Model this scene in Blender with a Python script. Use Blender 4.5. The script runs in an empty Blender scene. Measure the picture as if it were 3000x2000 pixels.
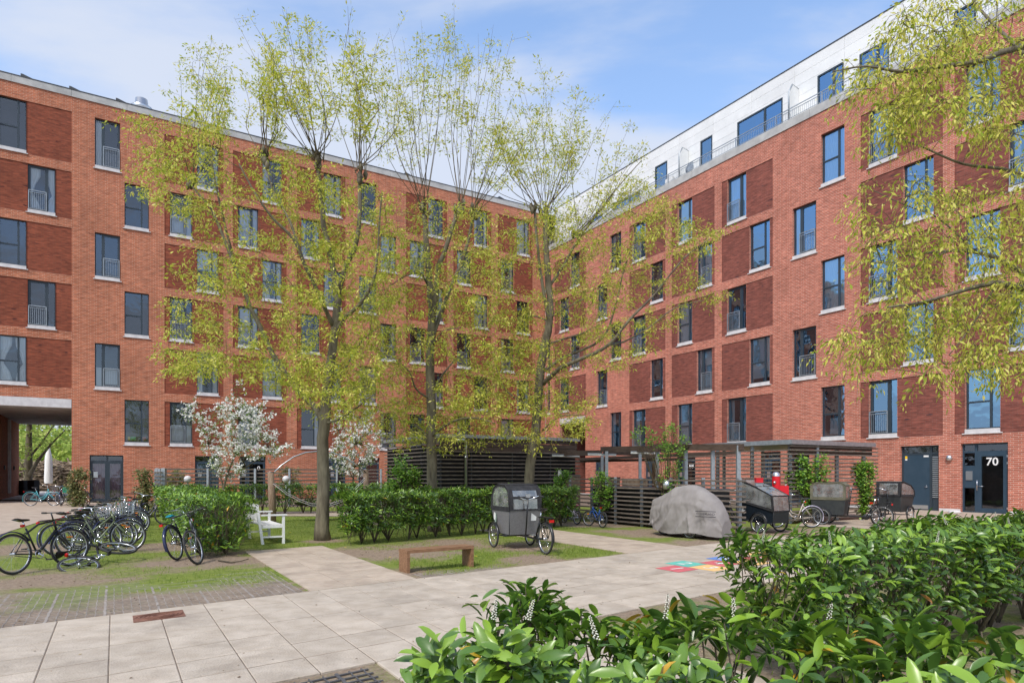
import bpy, bmesh, math, random
import numpy as np
from mathutils import Vector, Matrix, noise
random.seed(7); rng = np.random.default_rng(7)
scene = bpy.context.scene
col = scene.collection
# ------------------------------------------------------------------ camera, sky, sun, exposure
FOC, CU, HV, CAMH = 1907.0, 1500.0, 1386.0, 1.75      # measured on the 3000 x 2000 photograph
cam = bpy.data.cameras.new('camera'); cam_o = bpy.data.objects.new('camera', cam); col.objects.link(cam_o)
cam.sensor_width = 36.0; cam.lens = 36.0 * FOC / 3000.0
cam.shift_y = (HV - 1000.0) / 3000.0
cam_o.location = (0, 0, CAMH); cam_o.rotation_euler = (math.radians(90), 0, 0)
cam.clip_start = 0.1; cam.clip_end = 2000
scene.camera = cam_o
SUN_EL, SUN_AZ = 50.0, 205.0          # azimuth clockwise from +Y (north); the sun stands behind the camera, to its left
sd = Vector((math.sin(math.radians(SUN_AZ)) * math.cos(math.radians(SUN_EL)), math.cos(math.radians(SUN_AZ)) * math.cos(math.radians(SUN_EL)), math.sin(math.radians(SUN_EL))))
sun = bpy.data.lights.new('sun', 'SUN'); sun.energy = 2.3; sun.angle = math.radians(9); sun.color = (1.0, 0.95, 0.88)
sun_o = bpy.data.objects.new('sun', sun); col.objects.link(sun_o); sun_o.location = (0, -20, 40)
sun_o.rotation_euler = sd.to_track_quat('Z', 'Y').to_euler()
world = bpy.data.worlds.new('World'); scene.world = world; world.use_nodes = True
def build_world():
    nt = world.node_tree; N = nt.nodes; L = nt.links; N.clear()
    out = N.new('ShaderNodeOutputWorld'); bg = N.new('ShaderNodeBackground'); bg.inputs['Strength'].default_value = 0.15
    sky = N.new('ShaderNodeTexSky'); sky.sky_type = 'NISHITA'; sky.sun_disc = False
    sky.sun_elevation = math.radians(SUN_EL); sky.sun_rotation = math.radians(SUN_AZ); sky.air_density = 1.0; sky.dust_density = 1.2; sky.ozone_density = 1.5
    tc = N.new('ShaderNodeTexCoord'); sep = N.new('ShaderNodeSeparateXYZ'); L.new(tc.outputs['Generated'], sep.inputs[0])
    def m(op, a, b=None, c=None):
        n = N.new('ShaderNodeMath'); n.operation = op
        for i, v in enumerate((a, b, c)):
            if v is None: continue
            if isinstance(v, (int, float)): n.inputs[i].default_value = v
            else: L.new(v, n.inputs[i])
        return n.outputs[0]
    zc = m('ADD', m('MAXIMUM', sep.outputs[2], 0.0), 0.22)
    comb = N.new('ShaderNodeCombineXYZ'); L.new(m('DIVIDE', sep.outputs[0], zc), comb.inputs[0]); L.new(m('MULTIPLY', m('DIVIDE', sep.outputs[1], zc), 1.7), comb.inputs[1])
    n1 = N.new('ShaderNodeTexNoise'); n1.inputs['Scale'].default_value = 1.15; n1.inputs['Detail'].default_value = 9; n1.inputs['Roughness'].default_value = 0.52; n1.inputs['Distortion'].default_value = 0.35
    mp = N.new('ShaderNodeMapping'); mp.inputs['Location'].default_value = (2.6, 8.4, 0.0); L.new(comb.outputs[0], mp.inputs[0]); L.new(mp.outputs[0], n1.inputs['Vector'])
    r = N.new('ShaderNodeValToRGB'); r.color_ramp.elements[0].position = 0.40; r.color_ramp.elements[1].position = 0.60; r.color_ramp.interpolation = 'EASE'; L.new(n1.outputs['Fac'], r.inputs[0])
    hz = m('POWER', m('SUBTRACT', 1.0, m('MAXIMUM', sep.outputs[2], 0.0)), 3.6)
    fac = m('MINIMUM', m('ADD', m('MULTIPLY', r.outputs[0], 0.74), m('ADD', m('MULTIPLY', hz, 0.75), 0.10)), 0.93)
    # a richer blue than the raw Nishita zenith, as the photograph was graded
    hs = N.new('ShaderNodeHueSaturation'); hs.inputs['Saturation'].default_value = 1.12; hs.inputs['Value'].default_value = 1.55; L.new(sky.outputs[0], hs.inputs['Color'])
    mx = N.new('ShaderNodeMixRGB'); mx.inputs[2].default_value = (3.55, 3.85, 4.5, 1); L.new(fac, mx.inputs[0]); L.new(hs.outputs[0], mx.inputs[1])
    L.new(mx.outputs[0], bg.inputs['Color']); L.new(bg.outputs[0], out.inputs[0])
build_world()
vs = scene.view_settings; vs.view_transform = 'Standard'; vs.look = 'None'; vs.exposure = 0.45; vs.gamma = 1.0; vs.use_curve_mapping = False
scene.render.engine = 'CYCLES'
scene.cycles.max_bounces = 6; scene.cycles.transparent_max_bounces = 12
# ------------------------------------------------------------------ measuring helpers: a point of the photograph -> a place in the courtyard
def G(u, v, z=0.0):
    Y = (CAMH - z) * FOC / (v - HV); return Vector(((u - CU) / FOC * Y, Y, z))
def P(u, v, Y): return Vector(((u - CU) / FOC * Y, Y, CAMH + (HV - v) / FOC * Y))
DL = Vector((.8533, .5214, 0)); DR = Vector((-.5213, .8534, 0))      # along the left facade / along the right facade, both away from the camera
PL = Vector((-28.8, 38.1, 0)); PR = Vector((19.74, 30.06, 0))
# ------------------------------------------------------------------ object helpers
def tag(o, label=None, cat=None, group=None, kind=None):
    if label: o['label'] = label
    if cat: o['category'] = cat
    if group: o['group'] = group
    if kind: o['kind'] = kind
    return o
def empty(name, label, cat, loc=(0, 0, 0), rz=0.0, group=None, matrix=None):
    o = bpy.data.objects.new(name, None); col.objects.link(o); o.empty_display_size = 0.2
    if matrix is not None: o.matrix_world = matrix
    else: o.location = loc; o.rotation_euler = (0, 0, rz)
    return tag(o, label, cat, group)
def link(name, me, parent=None, matrix=None, label=None):
    o = bpy.data.objects.new(name, me); col.objects.link(o)
    if parent is not None: o.parent = parent
    if matrix is not None: o.matrix_local = matrix
    if label: o['label'] = label
    return o
class MB:
    def __init__(s): s.v = []; s.f = []; s.m = []; s.sm = []; s.M = None; s.mi = 0; s.smooth = False
    def add(s, vs_, fs):
        b = len(s.v)
        if s.M is not None: vs_ = [s.M @ Vector(p) for p in vs_]
        s.v += [tuple(p) for p in vs_]
        for f in fs: s.f.append(tuple(i + b for i in f)); s.m.append(s.mi); s.sm.append(s.smooth)
        return s
    def box(s, x0, x1, y0, y1, z0, z1):
        return s.add([(x0, y0, z0), (x1, y0, z0), (x1, y1, z0), (x0, y1, z0), (x0, y0, z1), (x1, y0, z1), (x1, y1, z1), (x0, y1, z1)],
                     [(3, 2, 1, 0), (4, 5, 6, 7), (0, 1, 5, 4), (1, 2, 6, 5), (2, 3, 7, 6), (3, 0, 4, 7)])
    def beam(s, a, b, w, h, up=(0, 0, 1)):
        a = Vector(a); b = Vector(b); d = (b - a).normalized(); up = Vector(up); x = d.cross(up)
        if x.length < 1e-4: x = d.cross(Vector((1, 0, 0)))
        x.normalize(); u = x.cross(d); vv = []
        for p in (a, b):
            for sx, sz in ((-1, -1), (1, -1), (1, 1), (-1, 1)): vv.append(p + x * sx * w / 2 + u * sz * h / 2)
        return s.add(vv, [(0, 1, 2, 3), (7, 6, 5, 4), (0, 4, 5, 1), (1, 5, 6, 2), (2, 6, 7, 3), (3, 7, 4, 0)])
    def quad(s, a, b, c, d): return s.add([a, b, c, d], [(0, 1, 2, 3)])
    def tube(s, pts, r, n=6, closed=False, cap=True):
        pts = [Vector(p) for p in pts]; k = len(pts); rs = r if isinstance(r, (list, tuple)) else [r] * k
        sm0 = s.smooth; s.smooth = True; vv = []; ref = None
        for i, p in enumerate(pts):
            if closed: d = pts[(i + 1) % k] - pts[i - 1]
            else: d = pts[min(i + 1, k - 1)] - pts[max(i - 1, 0)]
            if d.length < 1e-7: d = Vector((0, 0, 1))
            d.normalize()
            if ref is None: ref = d.orthogonal()
            ref = ref - d * ref.dot(d)
            if ref.length < 1e-5: ref = d.orthogonal()
            ref.normalize(); w = d.cross(ref)
            for j in range(n):
                a = 2 * math.pi * j / n; vv.append(p + (ref * math.cos(a) + w * math.sin(a)) * rs[i])
        ff = []
        for i in range(k if closed else k - 1):
            i2 = (i + 1) % k
            for j in range(n): ff.append((i * n + j, i * n + (j + 1) % n, i2 * n + (j + 1) % n, i2 * n + j))
        s.add(vv, ff)
        if cap and not closed:
            s.smooth = False; b = len(s.v) - len(vv)
            s.f.append(tuple(b + j for j in reversed(range(n)))); s.m.append(s.mi); s.sm.append(False)
            s.f.append(tuple(b + (k - 1) * n + j for j in range(n))); s.m.append(s.mi); s.sm.append(False)
        s.smooth = sm0; return s
    def lathe(s, prof, n=16, c=(0, 0, 0)):
        sm0 = s.smooth; s.smooth = True; vv = []; c = Vector(c)
        for r, z in prof:
            for j in range(n): a = 2 * math.pi * j / n; vv.append(c + Vector((r * math.cos(a), r * math.sin(a), z)))
        ff = []
        for i in range(len(prof) - 1):
            for j in range(n): ff.append((i * n + j, i * n + (j + 1) % n, (i + 1) * n + (j + 1) % n, (i + 1) * n + j))
        s.add(vv, ff); s.smooth = sm0; return s
    def prism(s, poly, a, b, axis='y'):
        # poly: 2D points; extruded between a and b along axis
        def pt(p, t):
            return {'y': (p[0], t, p[1]), 'x': (t, p[0], p[1]), 'z': (p[0], p[1], t)}[axis]
        n = len(poly); vv = [pt(p, a) for p in poly] + [pt(p, b) for p in poly]
        return s.add(vv, [tuple(range(n)), tuple(reversed(range(n, 2 * n)))] + [(i, i + n, (i + 1) % n + n, (i + 1) % n) for i in range(n)])
    def mesh(s, name, mats):
        me = bpy.data.meshes.new(name); me.from_pydata(s.v, [], s.f)
        if not isinstance(mats, (list, tuple)): mats = [mats]
        for mm in mats: me.materials.append(mm)
        if len(mats) > 1: me.polygons.foreach_set('material_index', s.m)
        me.polygons.foreach_set('use_smooth', s.sm); me.update(); return me
    def build(s, name, mats, parent=None, matrix=None, label=None, fix=True):
        me = s.mesh(name, mats)
        if fix and len(s.f) < 4000:
            bm = bmesh.new(); bm.from_mesh(me); bmesh.ops.recalc_face_normals(bm, faces=bm.faces); bm.to_mesh(me); bm.free()
        return link(name, me, parent, matrix, label)
def scatter(name, tv, tf, mats, pos, X, Nn, S, tint, parent=None, midx=None, W=None):
    """join many copies of a small template (x = along the leaf, y = across, z = normal) into one mesh"""
    pos = np.asarray(pos, float); n = len(pos); X = np.asarray(X, float); X /= np.linalg.norm(X, axis=1, keepdims=True) + 1e-9
    Nn = np.asarray(Nn, float); Y = np.cross(Nn, X); Y /= np.linalg.norm(Y, axis=1, keepdims=True) + 1e-9; Z = np.cross(X, Y)
    S = np.asarray(S, float).reshape(-1, 1, 1); W = S if W is None else S * np.asarray(W, float).reshape(-1, 1, 1); tv = np.asarray(tv, float)
    V = pos[:, None, :] + X[:, None, :] * tv[None, :, 0:1] * S + Y[:, None, :] * tv[None, :, 1:2] * W + Z[:, None, :] * tv[None, :, 2:3] * S
    k = len(tv); V = V.reshape(-1, 3); q = len(tf[0]); F = np.asarray(tf, int); nf = len(F)
    loops = (F[None] + (np.arange(n) * k)[:, None, None]).reshape(-1)
    me = bpy.data.meshes.new(name); me.vertices.add(len(V)); me.vertices.foreach_set('co', V.reshape(-1))
    me.loops.add(len(loops)); me.loops.foreach_set('vertex_index', loops.astype(np.int32))
    me.polygons.add(n * nf); me.polygons.foreach_set('loop_start', (np.arange(n * nf) * q).astype(np.int32)); me.polygons.foreach_set('loop_total', np.full(n * nf, q, np.int32))
    if not isinstance(mats, (list, tuple)): mats = [mats]
    for mm in mats: me.materials.append(mm)
    if midx is not None: me.polygons.foreach_set('material_index', np.repeat(np.asarray(midx, np.int32), nf))
    me.update(calc_edges=True)
    at = me.attributes.new('tint', 'FLOAT', 'FACE'); at.data.foreach_set('value', np.repeat(np.asarray(tint, np.float32), nf))
    me.validate()
    return link(name, me, parent)
# ------------------------------------------------------------------ materials
def newmat(name):
    m = bpy.data.materials.new(name); m.use_nodes = True; nt = m.node_tree; return m, nt, nt.nodes, nt.links, nt.nodes['Principled BSDF']
def mat(name, c1, c2=None, scale=6.0, rough=0.6, bump=0.0, bscale=None, metal=0.0, spec=0.5, stretch=(1, 1, 1), rand=0.0, detail=5, world=False, stain=None):
    m, nt, N, L, b = newmat(name)
    b.inputs['Roughness'].default_value = rough; b.inputs['Metallic'].default_value = metal; b.inputs['Specular IOR Level'].default_value = spec
    tc = N.new('ShaderNodeTexCoord'); mp = N.new('ShaderNodeMapping'); mp.inputs['Scale'].default_value = stretch
    if world: ge = N.new('ShaderNodeNewGeometry'); L.new(ge.outputs['Position'], mp.inputs[0])
    else: L.new(tc.outputs['Object'], mp.inputs[0])
    src = None
    if c2 is not None:
        n = N.new('ShaderNodeTexNoise'); n.inputs['Scale'].default_value = scale; n.inputs['Detail'].default_value = detail; n.inputs['Roughness'].default_value = 0.62; L.new(mp.outputs[0], n.inputs['Vector'])
        r = N.new('ShaderNodeValToRGB'); r.color_ramp.elements[0].position = 0.36; r.color_ramp.elements[1].position = 0.64
        r.color_ramp.elements[0].color = (*c1, 1); r.color_ramp.elements[1].color = (*c2, 1); L.new(n.outputs['Fac'], r.inputs[0]); src = r.outputs[0]
    if stain:
        n5 = N.new('ShaderNodeTexNoise'); n5.inputs['Scale'].default_value = 1.1; n5.inputs['Detail'].default_value = 9; n5.inputs['Roughness'].default_value = .7; L.new(mp.outputs[0], n5.inputs['Vector'])
        r5 = N.new('ShaderNodeValToRGB'); r5.color_ramp.elements[0].position = .50; r5.color_ramp.elements[1].position = .72; r5.color_ramp.elements[1].color = (.8, .8, .8, 1); L.new(n5.outputs['Fac'], r5.inputs[0])
        x5 = N.new('ShaderNodeMixRGB'); x5.inputs[2].default_value = (*stain, 1); L.new(r5.outputs[0], x5.inputs[0]); L.new(src, x5.inputs[1])
        v5 = N.new('ShaderNodeTexVoronoi'); v5.inputs['Scale'].default_value = 9; L.new(mp.outputs[0], v5.inputs['Vector']); r6 = N.new('ShaderNodeValToRGB'); r6.color_ramp.elements[0].position = .05; r6.color_ramp.elements[1].position = .09; r6.color_ramp.elements[0].color = (.45, .43, .40, 1); r6.color_ramp.elements[1].color = (1, 1, 1, 1); L.new(v5.outputs['Distance'], r6.inputs[0])
        x6 = N.new('ShaderNodeMixRGB'); x6.blend_type = 'MULTIPLY'; x6.inputs[0].default_value = .55; L.new(x5.outputs[0], x6.inputs[1]); L.new(r6.outputs[0], x6.inputs[2]); src = x6.outputs[0]
    if rand > 0:
        oi = N.new('ShaderNodeObjectInfo'); mr = N.new('ShaderNodeMapRange'); mr.inputs[3].default_value = 1 - rand; mr.inputs[4].default_value = 1 + rand; L.new(oi.outputs['Random'], mr.inputs[0])
        hs = N.new('ShaderNodeHueSaturation'); L.new(mr.outputs[0], hs.inputs['Value'])
        if src is not None: L.new(src, hs.inputs['Color'])
        else: hs.inputs['Color'].default_value = (*c1, 1)
        src = hs.outputs[0]
    if src is not None: L.new(src, b.inputs['Base Color'])
    else: b.inputs['Base Color'].default_value = (*c1, 1)
    if bump > 0:
        n2 = N.new('ShaderNodeTexNoise'); n2.inputs['Scale'].default_value = bscale or scale * 4; n2.inputs['Detail'].default_value = 4; L.new(mp.outputs[0], n2.inputs['Vector'])
        bp = N.new('ShaderNodeBump'); bp.inputs['Strength'].default_value = bump; bp.inputs['Distance'].default_value = 0.02; L.new(n2.outputs['Fac'], bp.inputs['Height']); L.new(bp.outputs[0], b.inputs['Normal'])
    return m
def brickmat(name, c1, c2, mortar, bw=0.29, bh=0.081, stain=(0.5, 0.5, 0.5), dark=None):
    m, nt, N, L, b = newmat(name); b.inputs['Roughness'].default_value = 0.88; b.inputs['Specular IOR Level'].default_value = 0.25
    tc = N.new('ShaderNodeTexCoord'); sp = N.new('ShaderNodeSeparateXYZ'); L.new(tc.outputs['Object'], sp.inputs[0])
    ad = N.new('ShaderNodeMath'); ad.operation = 'ADD'; L.new(sp.outputs[0], ad.inputs[0]); L.new(sp.outputs[1], ad.inputs[1])
    cb = N.new('ShaderNodeCombineXYZ'); L.new(ad.outputs[0], cb.inputs[0]); L.new(sp.outputs[2], cb.inputs[1])
    br = N.new('ShaderNodeTexBrick'); br.inputs['Scale'].default_value = 1.0; br.inputs['Brick Width'].default_value = bw; br.inputs['Row Height'].default_value = bh
    br.inputs['Mortar Size'].default_value = 0.009; br.inputs['Mortar Smooth'].default_value = 0.25; br.offset = 0.37; br.inputs['Bias'].default_value = -0.1
    br.inputs['Color1'].default_value = (*c1, 1); br.inputs['Color2'].default_value = (*c2, 1); br.inputs['Mortar'].default_value = (*mortar, 1); L.new(cb.outputs[0], br.inputs['Vector'])
    # each course and brick a little different, broad weathering over that
    n = N.new('ShaderNodeTexNoise'); n.inputs['Scale'].default_value = 1.0; n.inputs['Detail'].default_value = 3; mp = N.new('ShaderNodeMapping'); mp.inputs['Scale'].default_value = (2.4, 13.0, 1); L.new(cb.outputs[0], mp.inputs[0]); L.new(mp.outputs[0], n.inputs['Vector'])
    mr = N.new('ShaderNodeMapRange'); mr.inputs[1].default_value = 0.3; mr.inputs[2].default_value = 0.7; mr.inputs[3].default_value = 0.72; mr.inputs[4].default_value = 1.3; L.new(n.outputs['Fac'], mr.inputs[0])
    n3 = N.new('ShaderNodeTexNoise'); n3.inputs['Scale'].default_value = 0.45; n3.inputs['Detail'].default_value = 6; L.new(cb.outputs[0], n3.inputs['Vector'])
    mr3 = N.new('ShaderNodeMapRange'); mr3.inputs[1].default_value = 0.3; mr3.inputs[2].default_value = 0.7; mr3.inputs[3].default_value = 0.86; mr3.inputs[4].default_value = 1.14; L.new(n3.outputs['Fac'], mr3.inputs[0])
    mu = N.new('ShaderNodeMath'); mu.operation = 'MULTIPLY'; L.new(mr.outputs[0], mu.inputs[0]); L.new(mr3.outputs[0], mu.inputs[1])
    hs = N.new('ShaderNodeHueSaturation'); L.new(mu.outputs[0], hs.inputs['Value']); L.new(br.outputs['Color'], hs.inputs['Color'])
    last = hs.outputs[0]
    if dark:
        n4 = N.new('ShaderNodeTexNoise'); n4.inputs['Scale'].default_value = 1.0; n4.inputs['Detail'].default_value = 2; mp4 = N.new('ShaderNodeMapping'); mp4.inputs['Scale'].default_value = (1.6, 7.0, 1); L.new(cb.outputs[0], mp4.inputs[0]); L.new(mp4.outputs[0], n4.inputs['Vector'])
        r4 = N.new('ShaderNodeValToRGB'); r4.color_ramp.elements[0].position = 0.66; r4.color_ramp.elements[1].position = 0.73; L.new(n4.outputs['Fac'], r4.inputs[0])
        mx = N.new('ShaderNodeMixRGB'); mx.inputs[2].default_value = (*dark, 1); L.new(r4.outputs[0], mx.inputs[0]); L.new(last, mx.inputs[1]); last = mx.outputs[0]
    L.new(last, b.inputs['Base Color'])
    bp = N.new('ShaderNodeBump'); bp.inputs['Strength'].default_value = 0.6; bp.inputs['Distance'].default_value = 0.012; bp.invert = True; L.new(br.outputs['Fac'], bp.inputs['Height']); L.new(bp.outputs[0], b.inputs['Normal'])
    return m
def leafmat(name, stops, rough=0.45, trans=0.3, spec=0.4):
    m, nt, N, L, b = newmat(name); b.inputs['Roughness'].default_value = rough; b.inputs['Specular IOR Level'].default_value = spec
    at = N.new('ShaderNodeAttribute'); at.attribute_name = 'tint'; r = N.new('ShaderNodeValToRGB'); e = r.color_ramp.elements
    e[0].position = stops[0][0]; e[0].color = (*stops[0][1], 1); e[1].position = stops[-1][0]; e[1].color = (*stops[-1][1], 1)
    for p, c in stops[1:-1]: x = e.new(p); x.color = (*c, 1)
    L.new(at.outputs['Fac'], r.inputs[0]); L.new(r.outputs[0], b.inputs['Base Color'])
    tr = N.new('ShaderNodeBsdfTranslucent'); L.new(r.outputs[0], tr.inputs['Color']); mx = N.new('ShaderNodeMixShader'); mx.inputs[0].default_value = trans
    L.new(b.outputs[0], mx.inputs[1]); L.new(tr.outputs[0], mx.inputs[2]); L.new(mx.outputs[0], N['Material Output'].inputs['Surface']); return m
def glassmat(name, refl=0.3, tintc=(0.8, 0.9, 0.95), gc=(0.75, 0.88, 1.0)):
    m, nt, N, L, b = newmat(name); N.remove(b)
    tr = N.new('ShaderNodeBsdfTransparent'); tr.inputs[0].default_value = (*tintc, 1); gl = N.new('ShaderNodeBsdfGlossy'); gl.inputs['Roughness'].default_value = 0.02; gl.inputs['Color'].default_value = (*gc, 1)
    tc = N.new('ShaderNodeTexCoord'); no = N.new('ShaderNodeTexNoise'); no.inputs['Scale'].default_value = 1.3; L.new(tc.outputs['Object'], no.inputs['Vector']); bp = N.new('ShaderNodeBump'); bp.inputs['Strength'].default_value = 0.12; bp.inputs['Distance'].default_value = 0.06
    L.new(no.outputs['Fac'], bp.inputs['Height']); L.new(bp.outputs[0], gl.inputs['Normal'])
    fr = N.new('ShaderNodeFresnel'); fr.inputs[0].default_value = 1.5; ad = N.new('ShaderNodeMath'); ad.operation = 'ADD'; ad.use_clamp = True; ad.inputs[1].default_value = refl; L.new(fr.outputs[0], ad.inputs[0])
    mx = N.new('ShaderNodeMixShader'); L.new(ad.outputs[0], mx.inputs[0]); L.new(tr.outputs[0], mx.inputs[1]); L.new(gl.outputs[0], mx.inputs[2]); L.new(mx.outputs[0], N['Material Output'].inputs['Surface']); return m
M = {}
M['brick_l'] = brickmat('brick_orange', (.47, .142, .066), (.33, .090, .042), (.50, .335, .245))
M['brick_r'] = brickmat('brick_red', (.48, .155, .098), (.35, .102, .064), (.56, .40, .33))
M['brick_d'] = brickmat('brick_dark', (.29, .076, .040), (.175, .045, .027), (.21, .085, .052), dark=(.06, .022, .022))
M['brick_rd'] = brickmat('brick_dark_red', (.25, .076, .055), (.155, .048, .038), (.21, .105, .08), dark=(.07, .035, .04))
M['conc'] = mat('concrete', (.36, .36, .35), (.50, .50, .48), 1.2, .85, .15, 20)
M['sillm'] = mat('sill_stone', (.52, .50, .50), (.64, .62, .61), 3, .8)
M['frame'] = mat('window_frame_paint', (.028, .042, .055), None, rough=.4)
M['door'] = mat('door_paint', (.022, .048, .075), (.030, .058, .088), 2, .45)
M['steel'] = mat('galvanised_steel', (.30, .33, .35), (.40, .43, .45), 8, .45, metal=.6)
M['alu'] = mat('aluminium', (.62, .64, .66), None, rough=.3, metal=.9)
M['chrome'] = mat('chrome', (.75, .76, .78), None, rough=.15, metal=1.0)
M['glass'] = glassmat('window_glass', .40, (.8, .9, .95), (.42, .70, 1.0)); M['glass_l'] = glassmat('window_glass_grey', .13, (.85, .88, .9), (.62, .68, .76)); M['film'] = glassmat('clear_vinyl', .22, (.62, .66, .64), (.7, .72, .7))
def dusty_sheen():  # patchy grey diffuse: dust on the vinyl, also painting in its pale reflections
    nt = M['film'].node_tree; N = nt.nodes; L = nt.links; out = N['Material Output']; src = out.inputs['Surface'].links[0].from_socket
    d = N.new('ShaderNodeBsdfDiffuse'); d.inputs['Color'].default_value = (.42, .43, .42, 1); tc = N.new('ShaderNodeTexCoord'); n = N.new('ShaderNodeTexNoise'); n.inputs['Scale'].default_value = 5; n.inputs['Detail'].default_value = 6; L.new(tc.outputs['Object'], n.inputs['Vector'])
    mr = N.new('ShaderNodeMapRange'); mr.inputs[1].default_value = .35; mr.inputs[2].default_value = .7; mr.inputs[3].default_value = .18; mr.inputs[4].default_value = .55; L.new(n.outputs['Fac'], mr.inputs[0]); mx = N.new('ShaderNodeMixShader'); L.new(mr.outputs[0], mx.inputs[0]); L.new(src, mx.inputs[1]); L.new(d.outputs[0], mx.inputs[2]); L.new(mx.outputs[0], out.inputs['Surface'])
dusty_sheen()
M['room'] = mat('unlit_room_grey', (.055, .055, .058), (.09, .085, .085), .8, .9)  # dark grey puts the dimness of the unlit rooms into the colour
M['curtain'] = mat('curtain_cloth', (.85, .85, .83), None, rough=.9); M['curtain_p'] = mat('pink_curtain_cloth', (.34, .20, .23), (.44, .28, .30), 3, .9)
M['curtain_b'] = mat('blue_curtain_cloth', (.30, .42, .45), None, rough=.9)
M['clad'] = mat('fibre_cement_cladding', (.70, .71, .70), (.78, .79, .78), .8, .6, rand=.03)
M['darkmetal'] = mat('dark_flashing', (.045, .05, .055), None, rough=.5)
M['black'] = mat('black_paint', (.012, .013, .015), None, rough=.3); M['rubber'] = mat('rubber', (.022, .022, .023), (.04, .039, .037), 20, .8)
M['blackcloth'] = mat('black_cloth', (.012, .012, .014), (.03, .03, .032), 8, .85, .2)
M['slat'] = mat('weathered_slat', (.105, .083, .066), (.20, .165, .135), 5, .8, .2, stretch=(1, 1, 6), rand=.2)
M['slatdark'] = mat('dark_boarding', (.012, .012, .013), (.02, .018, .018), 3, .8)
M['beam'] = mat('dark_stained_beam', (.055, .036, .026), (.10, .068, .05), 4, .75, .2, stretch=(1, 1, 5))
M['benchwood'] = mat('bench_hardwood', (.17, .082, .038), (.30, .165, .085), 5, .6, .15, stretch=(1, 6, 6))
M['postwood'] = mat('round_post_timber', (.19, .12, .075), (.29, .21, .145), 6, .85, .3, stretch=(3, 3, .5))
M['white'] = mat('white_garden_paint', (.74, .74, .72), (.82, .82, .80), 5, .5)
M['tile'] = mat('concrete_flag', (.40, .335, .26), (.50, .43, .345), 3.0, .9, .5, 45, rand=.07, world=True, stain=(.29, .245, .195))
M['tile2'] = mat('concrete_flag_warm', (.39, .31, .235), (.48, .395, .305), 3.0, .85, .3, 60, rand=.08, world=True, stain=(.28, .225, .17))
M['rust'] = mat('rusty_iron', (.13, .050, .030), (.24, .115, .075), 9, .8, .5, 40)
M['bark'] = mat('willow_bark', (.085, .070, .045), (.20, .175, .115), 7, .9, .9, 14, stretch=(1, 1, .25))
M['bark2'] = mat('twig_bark', (.075, .058, .03), (.13, .10, .055), 7, .85)
M['stem'] = mat('laurel_stem', (.06, .05, .032), (.14, .11, .07), 8, .85)
M['soil'] = mat('soil', (.12, .09, .065), (.20, .155, .115), 2.5, .95, .5, 30)
M['willow'] = leafmat('willow_leaf', [(0, (.22, .34, .03)), (.3, (.44, .52, .05)), (.7, (.68, .66, .10)), (1, (.82, .76, .22))], .5, .45)
M['laurel'] = leafmat('laurel_leaf', [(0, (.040, .095, .016)), (.45, (.095, .195, .026)), (.8, (.26, .42, .04)), (.93, (.22, .36, .03)), (.965, (.62, .38, .03)), (1, (.42, .16, .03))], .34, .22, .7)
M['ivy'] = leafmat('climber_leaf', [(0, (.06, .15, .02)), (.6, (.17, .36, .035)), (1, (.36, .52, .07))], .45, .3)
M['wood'] = leafmat('woodland_leaf', [(0, (.22, .32, .06)), (.6, (.42, .55, .09)), (1, (.58, .60, .18))], .6, .45)
M['blossom'] = leafmat('blossom_petal', [(0, (.72, .72, .66)), (1, (.86, .85, .82))], .6, .3)
M['apple'] = leafmat('apple_leaf', [(0, (.07, .15, .025)), (1, (.22, .30, .05))], .5, .3)
M['grassb'] = leafmat('grass_blade', [(0, (.14, .22, .03)), (.6, (.26, .36, .045)), (.9, (.34, .36, .09)), (1, (.36, .31, .14))], .6, .4)
M['dandelion'] = leafmat('dandelion_petal', [(0, (.75, .5, .02)), (1, (.8, .6, .05))], .6, .2)
def plain(name, c, rough=.4, metal=0): 
    if name not in M: M[name] = mat(name, c, None, rough=rough, metal=metal)
    return M[name]
# ------------------------------------------------------------------ GROUND
def lerp(a, b, t): return a + (b - a) * t
OE = Vector((-5.74, 7.30, 0)); EE = Vector((.773, .634, 0)); RR = DR
def ab(p):
    dx, dy = p[0] - OE.x, p[1] - OE.y; b = (-.634 * dx + .773 * dy) / .990; a = (dx + .5213 * b) / .773; return a, b
def ABp(a, b, z=0.0): q = OE + EE * a + RR * b; return Vector((q.x, q.y, z))
g = MB(); g.quad((-900, -400, -.05), (900, -400, -.05), (900, 1500, -.05), (-900, 1500, -.05)); tag(g.build('ground', M['soil']), kind='structure')
PATCH = [(G(600, 1640), 1.5, .9), (G(500, 1600), 1.2, 1.0), (G(700, 1640), 1.3, .55), (G(1190, 1615), 1.5, .5), (G(1060, 1612), .9, .4), (G(1350, 1590), 1.3, .6), (G(1500, 1600), 1.2, .5), (G(1750, 1535), 1.6, .9), (G(1900, 1560), 1.6, 1.0),
         (G(2150, 1580), 1.5, 1.4), (G(2350, 1560), 2.2, 1.2), (G(2050, 1590), 1.2, .6), (G(944, 1585), .55, .35), (G(1100, 1532), .7, .35), (G(100, 1700), 1.4, .8), (G(60, 1610), 1.5, 1.2), (G(1200, 1680), .8, .35), (G(1560, 1640), .9, .3)]
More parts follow.
